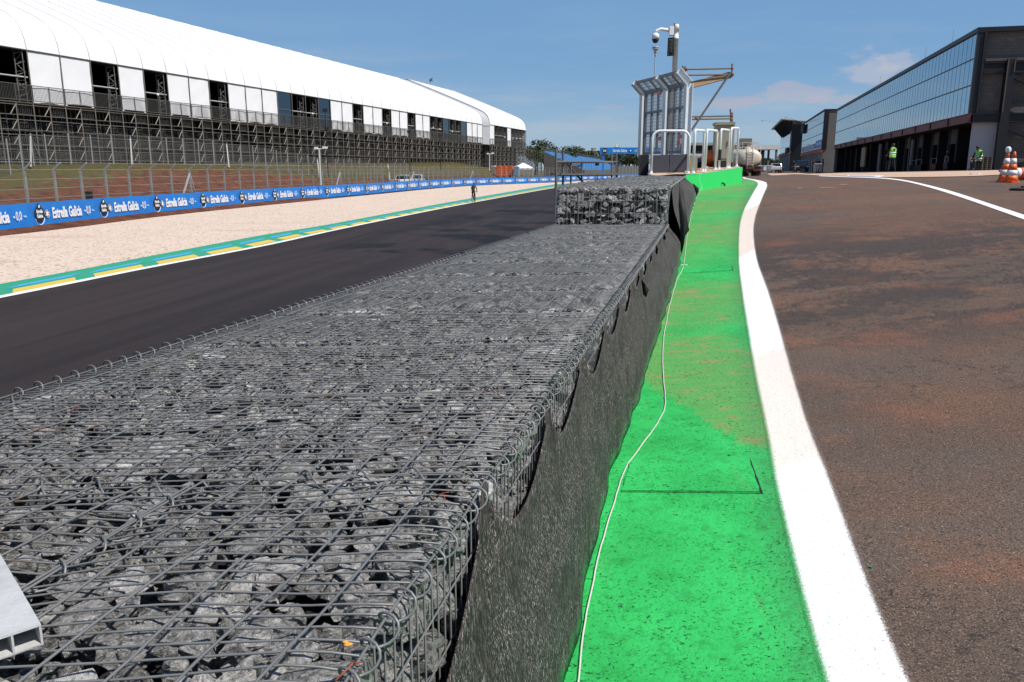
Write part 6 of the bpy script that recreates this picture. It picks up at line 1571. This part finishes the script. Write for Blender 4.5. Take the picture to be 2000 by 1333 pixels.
# third building with a projecting fin roof
p3 = empty('pit_building', (0,0,0), 0, 'far pit building with a dark tower and a wide projecting roof on fins', 'building'); s2 = (240-60)*1.036; s3 = s2+62; KEEP = (ZT,ZG,ZB); ZT,ZG,ZB = 12.6, 6.0, 5.2
mb = MB(); boxs(mb, s2, s2+5, -.2, 14, -1, ZT+.2); mb.build('tower', M['dsteel'], p3)
mb = MB(); boxs(mb, s2+5, s3, .2, 14, -1, ZT-1.2); mb.build('walls', M['dwall'], p3)
mb = MB()
for i in range(26): a_ = s2+5.2+i*2.1; mb.quad(fb(a_,.0,ZG-.6), fb(a_+2.0,.0,ZG-.6), fb(a_+2.0,.0,ZG+2.4), fb(a_,.0,ZG+2.4))
mb.build('glass_panes', M['glass'], p3); mb = MB(); boxs(mb, s2-.1, s3, -.25, .1, ZG-1.5, ZG-.8); mb.build('edge_beam', M['orangebeam'], p3)
mb = MB(); r0_, r1_ = 14.2, 13.0
mb.add([fb(s2-3,6,r1_+.2), fb(s2-3,-3.4,r0_), fb(s3+1,-3.4,r0_), fb(s3+4,6,r1_+.2)]+[fb(s2-3,6,r1_+.45), fb(s2-3,-3.4,r0_+.25), fb(s3+1,-3.4,r0_+.25), fb(s3+4,6,r1_+.45)], [(0,1,2,3),(7,6,5,4),(0,4,5,1),(1,5,6,2),(2,6,7,3),(3,7,4,0)]); mb.build('roof', M['white'], p3)
mb = MB()
for i in range(9): a_ = s2+2+i*6; mb.prism([fb(a_,-3.2,r0_-.02), fb(a_,0,r0_-.5), fb(a_,0,ZT-2.0)], FD_*.3)
mb.build('roof_fin', M['dsteel'], p3); mb = MB(); boxs(mb, s2+5, s3, .1, .3, ZG+2.4, ZT+.4); mb.build('clerestory', M['dglass'], p3)
mb = MB()
for k in range(6): boxs(mb, s2+6+k*2., s2+7+k*2., -.7, -.2, ZG-1.0-.2*(k % 2), ZG+.4)
mb.build('hung_loudspeakers', M['black'], p3)
lamp_arm(p3, s2+20, ZT+1.2, 8.); lamp_arm(p3, s3-2, ZG+1.5, 10.)
# low canopy building closing the lane
cb_ = empty('canopy_building', (0,0,0), 0, 'low flat-roofed dark canopy at the far end of the lane behind the tank truck', 'building'); Yc2 = 205.; a, b = at(1395,285,Yc2), at(1520,284,Yc2)
mb = MB(); mb.box(((a.x+b.x)/2, Yc2+6, a.z-.4),((b.x-a.x),14,1.1)); mb.build('roof', M['cityw'], cb_); mb = MB(); mb.box(((a.x+b.x)/2, Yc2+11, (a.z-2)/2),((b.x-a.x),.6,a.z+2)); mb.build('back_wall', M['interior'], cb_); mb = MB()
for k in range(9): x = a.x+.3+(b.x-a.x-.6)*k/8; mb.box((x,Yc2+.2,(a.z-2.4)/2),(.45,.45,a.z+1.8))
mb.build('column', M['dwall'], cb_)
mb = MB(); mb.box((a.x+(b.x-a.x)*.45, Yc2-1, a.z+.9),((b.x-a.x)*.2,2,1.6)); mb.build('roof_plant', M['dwall'], cb_)
ov = empty('overpass', (0,0,0), 0, 'flat grey low building seen through the hoops', 'building'); Yo = 190; a, b = at(1340,279,Yo), at(1400,279,Yo); mb = MB(); mb.box(((a.x+b.x)/2,Yo+4,a.z-.3),((b.x-a.x),8,.6)); mb.build('roof', M['conc'], ov)
mb = MB(); mb.box(((a.x+b.x)/2,Yo+4,a.z-1.4),((b.x-a.x)*.96,7,1.7)); mb.build('walls', M['interior'], ov); mb = MB(); mb.box(((a.x+b.x)/2,Yo+3,a.z-2.9),((b.x-a.x),8,.5)); mb.build('slab', M['cityw'], ov); mb = MB(); mb.box(((a.x+b.x)/2,Yo+4,a.z-4.1),((b.x-a.x)*.9,6,1.3)); mb.build('blue_panel', M['banner'], ov)
# ------------------------------------------------------------------ tank truck seen from behind
Y = 82.; c_ = at(1463,346,Y); tk_ = empty('tank_truck', (c_.x,Y,G(c_.x,Y)), -.10, 'dusty cream water tank truck seen from behind at the end of the green wall', 'truck'); W = 1.15
z_t = 1.95; mb = MB(); pr_ = [(0,-.12),(.55,-.10),(.9,-.03),(1.06,.12),(1.1,.3),(1.1,5.6),(.9,5.85),(0,5.95)]; n = 24; vs = [(r_*1.07*math.cos(2*math.pi*i/n), y, z_t+r_*.80*math.sin(2*math.pi*i/n)) for i in range(n) for r_, y in pr_]; k = len(pr_)
mb.add(vs, [(i*k+j, i*k+j+1, ((i+1) % n)*k+j+1, ((i+1) % n)*k+j) for i in range(n) for j in range(k-1)]); mb.build('tank', M['cream'], tk_, True)
mb = MB(); 
for x in (-.28,.28): mb.beam((x,-.16,.9),(x,-.16,2.75),.05); mb.tube([(x,-.16,2.7),(x,.2,3.1),(x,.7,3.1),(x,.9,2.75)], .03, 5)
for z in np.arange(1.0,2.7,.28): mb.beam((-.28,-.17,z),(.28,-.17,z),.04)
mb.build('ladder', M['cream'], tk_)
mb = MB()
for x in (-.75,.75):
    for y in (.4,2.,3.6,5.2): mb.beam((x,y,2.5),(x,y,3.45),.05)
    for z in (3.0,3.45): mb.beam((x,.4,z),(x,5.2,z),.05)
for z in (3.0,3.45): mb.beam((-.75,.4,z),(.75,.4,z),.05)
mb.build('top_railing', M['cream'], tk_)
mb = MB(); mb.lathe([(.3,0),(.3,.25),(.2,.3),(0,.3)], (0,1.6,2.72), 12); mb.build('hatch', M['cream'], tk_)
mb = MB(); mb.box((0,2.8,.95),(.9,6.6,.25)); mb.box((0,-.15,.72),(2.2,.12,.18)); mb.build('chassis', M['rust2'] if 'rust2' in M else M['black'], tk_)
for s_ in (-1,1):
    for y in (.7,2.0,6.6):
        mb = MB(); mb.lathe([(.2,-.26),(.50,-.24),(.52,0),(.50,.24),(.2,.26)], (s_*.86,y,.52), 20, 0, (1,0,0)); w_ = mb.build('wheel', M['tyre'], tk_, True); mb = MB(); mb.lathe([(.03,0),(.24,.02),(.27,.05)], (s_*1.08,y,.52), 12, 0, (s_,0,0)); mb.build('rim', M['cream'], w_)
    mb = MB(); mb.prism([(s_*.62,-.05,1.02),(s_*1.12,-.05,1.02),(s_*1.12,2.7,1.12),(s_*.62,2.7,1.12)], (0,0,.05)); mb.box((s_*.87,-.02,.62),(.5,.03,.8)); mb.build('mudguard', M['black'], tk_)
    mb = MB(); mb.box((s_*.95,-.22,.74),(.28,.06,.12)); mb.build('tail_light', M['redlens'], tk_)
    mb = MB(); mb.tube([(s_*1.0,.2,2.2),(s_*1.05,.15,2.9),(s_*.95,.3,2.95)], .03, 5); mb.build('side_tube', M['white'], tk_)
mb = MB(); mb.box((0,7.0,1.9),(2.2,1.7,2.0)); mb.box((0,7.9,1.2),(2.1,.3,.9)); mb.build('cab', M['cream'], tk_); mb = MB(); mb.box((0,6.13,2.3),(1.5,.03,.6)); mb.box((1.11,7.1,2.3),(.03,1.0,.6)); mb.build('cab_window', M['dglass'], tk_)
# cars near the garages
p = at(1513, 339, 140); car('parked_car', 'white hatchback with red tail lamps seen from behind near the tank truck', (p.x,140,ratio(338.5)*140), -.2, 'carwhite')
p = at(1564, 338, 120); car('parked_car', 'dark car facing the camera before the middle pit building', (p.x,120,ratio(336.3)*120), math.pi-.25, 'carblack')
# dark figures and rails at the middle building
for k, (px, Y, lab, cl) in enumerate([(1549,108,'person in dark clothes standing left of the dark car','cloth'),(1588,104,'person in dark clothes right of the dark car, leftmost of the garage group','cloth'),(1597,105,'person in blue grey clothes in the middle of the garage group','jeans'),(1606,103,'person in dark clothes at the right of the garage group','jeans'),(1528,143,'person in blue clothes standing right of the white hatchback','jeans')]):
    p = at(px, 338, Y); person(lab, J2(elL=(-.27,.02,1.15), haL=(-.2,.2,1.02+.1*(k % 2)), elR=(.26,-.02,1.13)), (p.x,Y,G(p.x,Y) if Y < 120 else ratio(338.3)*Y), 2.2+k*1.7, .98+.03*(k % 3), ('skin',cl,'cloth','black'), group='people by the far garages')
def rail(px, Y, lab):
    p = at(px, 338, Y); g = empty('crowd_barrier', (p.x,Y,G(p.x,Y)), .3, lab, 'barrier', 'steel crowd barriers by the garages'); mb = MB(); mb.tube([(-1.1,0,.1),(-1.1,0,1.1),(1.1,0,1.1),(1.1,0,.1)], .025, 6)
    for k in range(12): mb.beam((-1+k*.18,0,.2),(-1+k*.18,0,1.1),.02)
    mb.build('frame', M['galv'], g); mb = MB(); mb.beam((-1.,-.3,.03),(-1.,.3,.03),.05); mb.beam((1.,-.3,.03),(1.,.3,.03),.05); mb.build('foot', M['galv'], g)
rail(1604, 98, 'steel crowd barrier in front of the garage group'); rail(1496, 92, 'steel crowd barrier right of the tank truck')
# workers by the long building
Y = 47.7; p = hit(1740, 337.2); p = at(1740, 337.4, min(p.y, 56)); 
person('worker in lime hi-viz vest seen from behind before the garages', J2(haL=(-.16,.34,1.06), elL=(-.27,.10,1.15), haR=(.16,.34,1.06), elR=(.27,.10,1.15), knL=(-.15,.03,.48), anL=(-.20,.0,.09), toL=(-.22,.14,.035), knR=(.17,.0,.48), anR=(.23,-.04,.09), toR=(.25,.1,.035)), (p.x,p.y,G(p.x,p.y)), .15, 1.0, ('skin','cloth','cloth','black'), 'logo')
Ys = 57.5; q = at(1908, 334, Ys); sc_ = 1.05
person('worker in lime vest and cap sitting by the pale wall at the building corner', dict(pelvis=(0,-.05,.55),belly=(0,-.06,.74),chest=(0,.0,.95),neck=(0,.07,1.10),head=(0,.14,1.22),crown=(0,.15,1.32),shL=(-.19,.02,1.04),elL=(-.24,.12,.76),haL=(-.14,.36,.68),shR=(.19,.02,1.04),elR=(.24,.12,.76),haR=(.14,.36,.68),
 hipL=(-.1,-.02,.52),knL=(-.13,.38,.54),anL=(-.13,.36,.09),toL=(-.14,.52,.035),hipR=(.1,-.02,.52),knR=(.14,.36,.50),anR=(.14,.30,.09),toR=(.15,.46,.035),_face=(0,1,-.2)), (q.x,Ys,G(q.x,Ys)), 1.9, 1.25, ('skin','cloth','jeans','black'), True, ('cap','black'))
g = empty('pallet_stack', (q.x+.45,Ys+.35,G(q.x+.45,Ys+.35)), .35, 'stack of dark wooden pallets the seated worker leans on', 'pallets'); 
for k in range(7):
    mb = MB()
    for j in range(5): mb.box((0,-.4+j*.2,.12+k*.135),(1.0,.12,.025))
    for x in (-.42,0,.42): mb.box((x,0,.055+k*.135),(.1,.95,.10))
    mb.build('pallet', M['timber_dark'] if 'timber_dark' in M else M['interior'], g)
q = hit(1905, 341.5); mb = MB(); mb.box((q.x,q.y,G(q.x,q.y)+.03),(.45,.3,.04)); mb.box((q.x+.2,q.y+.05,G(q.x,q.y)+.06),(.2,.2,.03)); tag(mb.build('paper_scrap', M['reflw']), 'crumpled white scrap on the road before the pale wall', 'litter')
# ================================================================== CAMERA, LIGHT, SKY
cam = bpy.data.cameras.new('camera'); co = bpy.data.objects.new('camera', cam); COL.objects.link(co)
co.location = (0,0,0); co.rotation_euler = (math.pi/2-PITCH, 0, 0)
cam.sensor_width = 36; cam.lens = PF/2000*36; cam.clip_start = .05; cam.clip_end = 6000
SC.camera = co
EL = math.radians(56); SD = Vector((.84, -.54, 0)).normalized()*math.cos(EL) + Vector((0,0,math.sin(EL)))
sun = bpy.data.lights.new('sun', 'SUN'); so = bpy.data.objects.new('sun', sun); COL.objects.link(so)
sun.energy = 5.0; sun.angle = math.radians(.53); sun.color = (1, .955, .89)
so.rotation_euler = SD.to_track_quat('Z', 'Y').to_euler()
w = NT('World', True); SC.world = w.owner
sky = w.n('ShaderNodeTexSky', sky_type='NISHITA'); sky.sun_disc = False
sky.sun_elevation = EL; sky.sun_rotation = math.atan2(SD.x, SD.y)
sky.altitude = 500; sky.air_density = 1.0; sky.dust_density = .6; sky.ozone_density = 2.0
d = w.n('ShaderNodeTexCoord').outputs['Generated']
zz_ = w.xyz(d)[2]
g1_ = w.mix(w.rng(zz_, 0., .13), (1.88,3.02,4.25), (1.08,2.32,4.15)); g2_ = w.mix(w.rng(zz_, .16, .6), g1_, (.30,.75,1.9))
def blob(px, py, rx, ry, thr, soft=.12, sc=26):
    c = at(px, py, 100).normalized()
    mp = w.map(d, (1/rx, 1/rx, 1/ry), (0,0,0), (-c.x/rx, -c.y/rx, -c.z/ry))
    ln = w.n('ShaderNodeVectorMath', {0: mp}, operation='LENGTH').outputs['Value']
    nz = w.noise(w.map(d, (1,1,1.9)), sc, 6, .62)
    k = w.math('SUBTRACT', w.math('ADD', w.math('SUBTRACT', 1., ln), w.math('MULTIPLY', w.math('SUBTRACT', nz, .5), 2.2)), thr)
    return w.rng(k, 0, soft+.25)
col = w.mix(.82, sky.outputs[0], g2_)
def over(col, mask, amt, c): return w.mix(w.math('MULTIPLY', mask, amt), col, c)
col = over(col, blob(1700,142,.055,.028,.18,.35), .50, (4.1,3.95,4.35))
col = over(col, blob(1755,120,.03,.016,.2), .42, (4.1,3.95,4.35))
col = over(col, blob(1555,182,.06,.016,.2), .55, (3.4,3.3,3.9))
col = over(col, blob(1445,200,.055,.010,.2), .60, (3.2,3.0,3.7))
col = over(col, blob(1650,195,.05,.008,.25), .45, (3.4,3.3,3.9))
col = over(col, blob(1135,243,.018,.005,.25), .35, (3.0,3.2,3.9))
col = over(col, blob(1110,232,.012,.003,.25), .35, (3.0,3.2,3.9))
col = over(col, blob(1195,211,.03,.003,.2), .4, (3.0,3.2,3.9))
thin = w.noise(w.map(d, (1.2,1.2,9)), 3.2, 6, .6); x_, y_, z_ = w.xyz(d)
lowband = w.math('MULTIPLY', w.rng(thin, .44, .66), w.rng(z_, .20, .02))
col = over(col, lowband, .40, (3.7,3.95,4.4))
wis = w.math('MULTIPLY', w.rng(w.noise(w.map(d, (1,1,5), (0,.2,0)), 2.1, 7, .62), .52, .8), .16)
col = over(col, wis, 1., (4.2,4.4,4.9))
bg = w.n('ShaderNodeBackground', {'Color': col, 'Strength': .125}); wo = w.n('ShaderNodeOutputWorld'); w.t.links.new(bg.outputs[0], wo.inputs[0])
SC.view_settings.view_transform = 'Standard'; SC.view_settings.look = 'None'; SC.view_settings.gamma = 1; SC.view_settings.exposure = .15
SC.cycles.use_denoising = True; SC.cycles.max_bounces = 6; SC.cycles.transparent_max_bounces = 24; SC.render.film_transparent = False
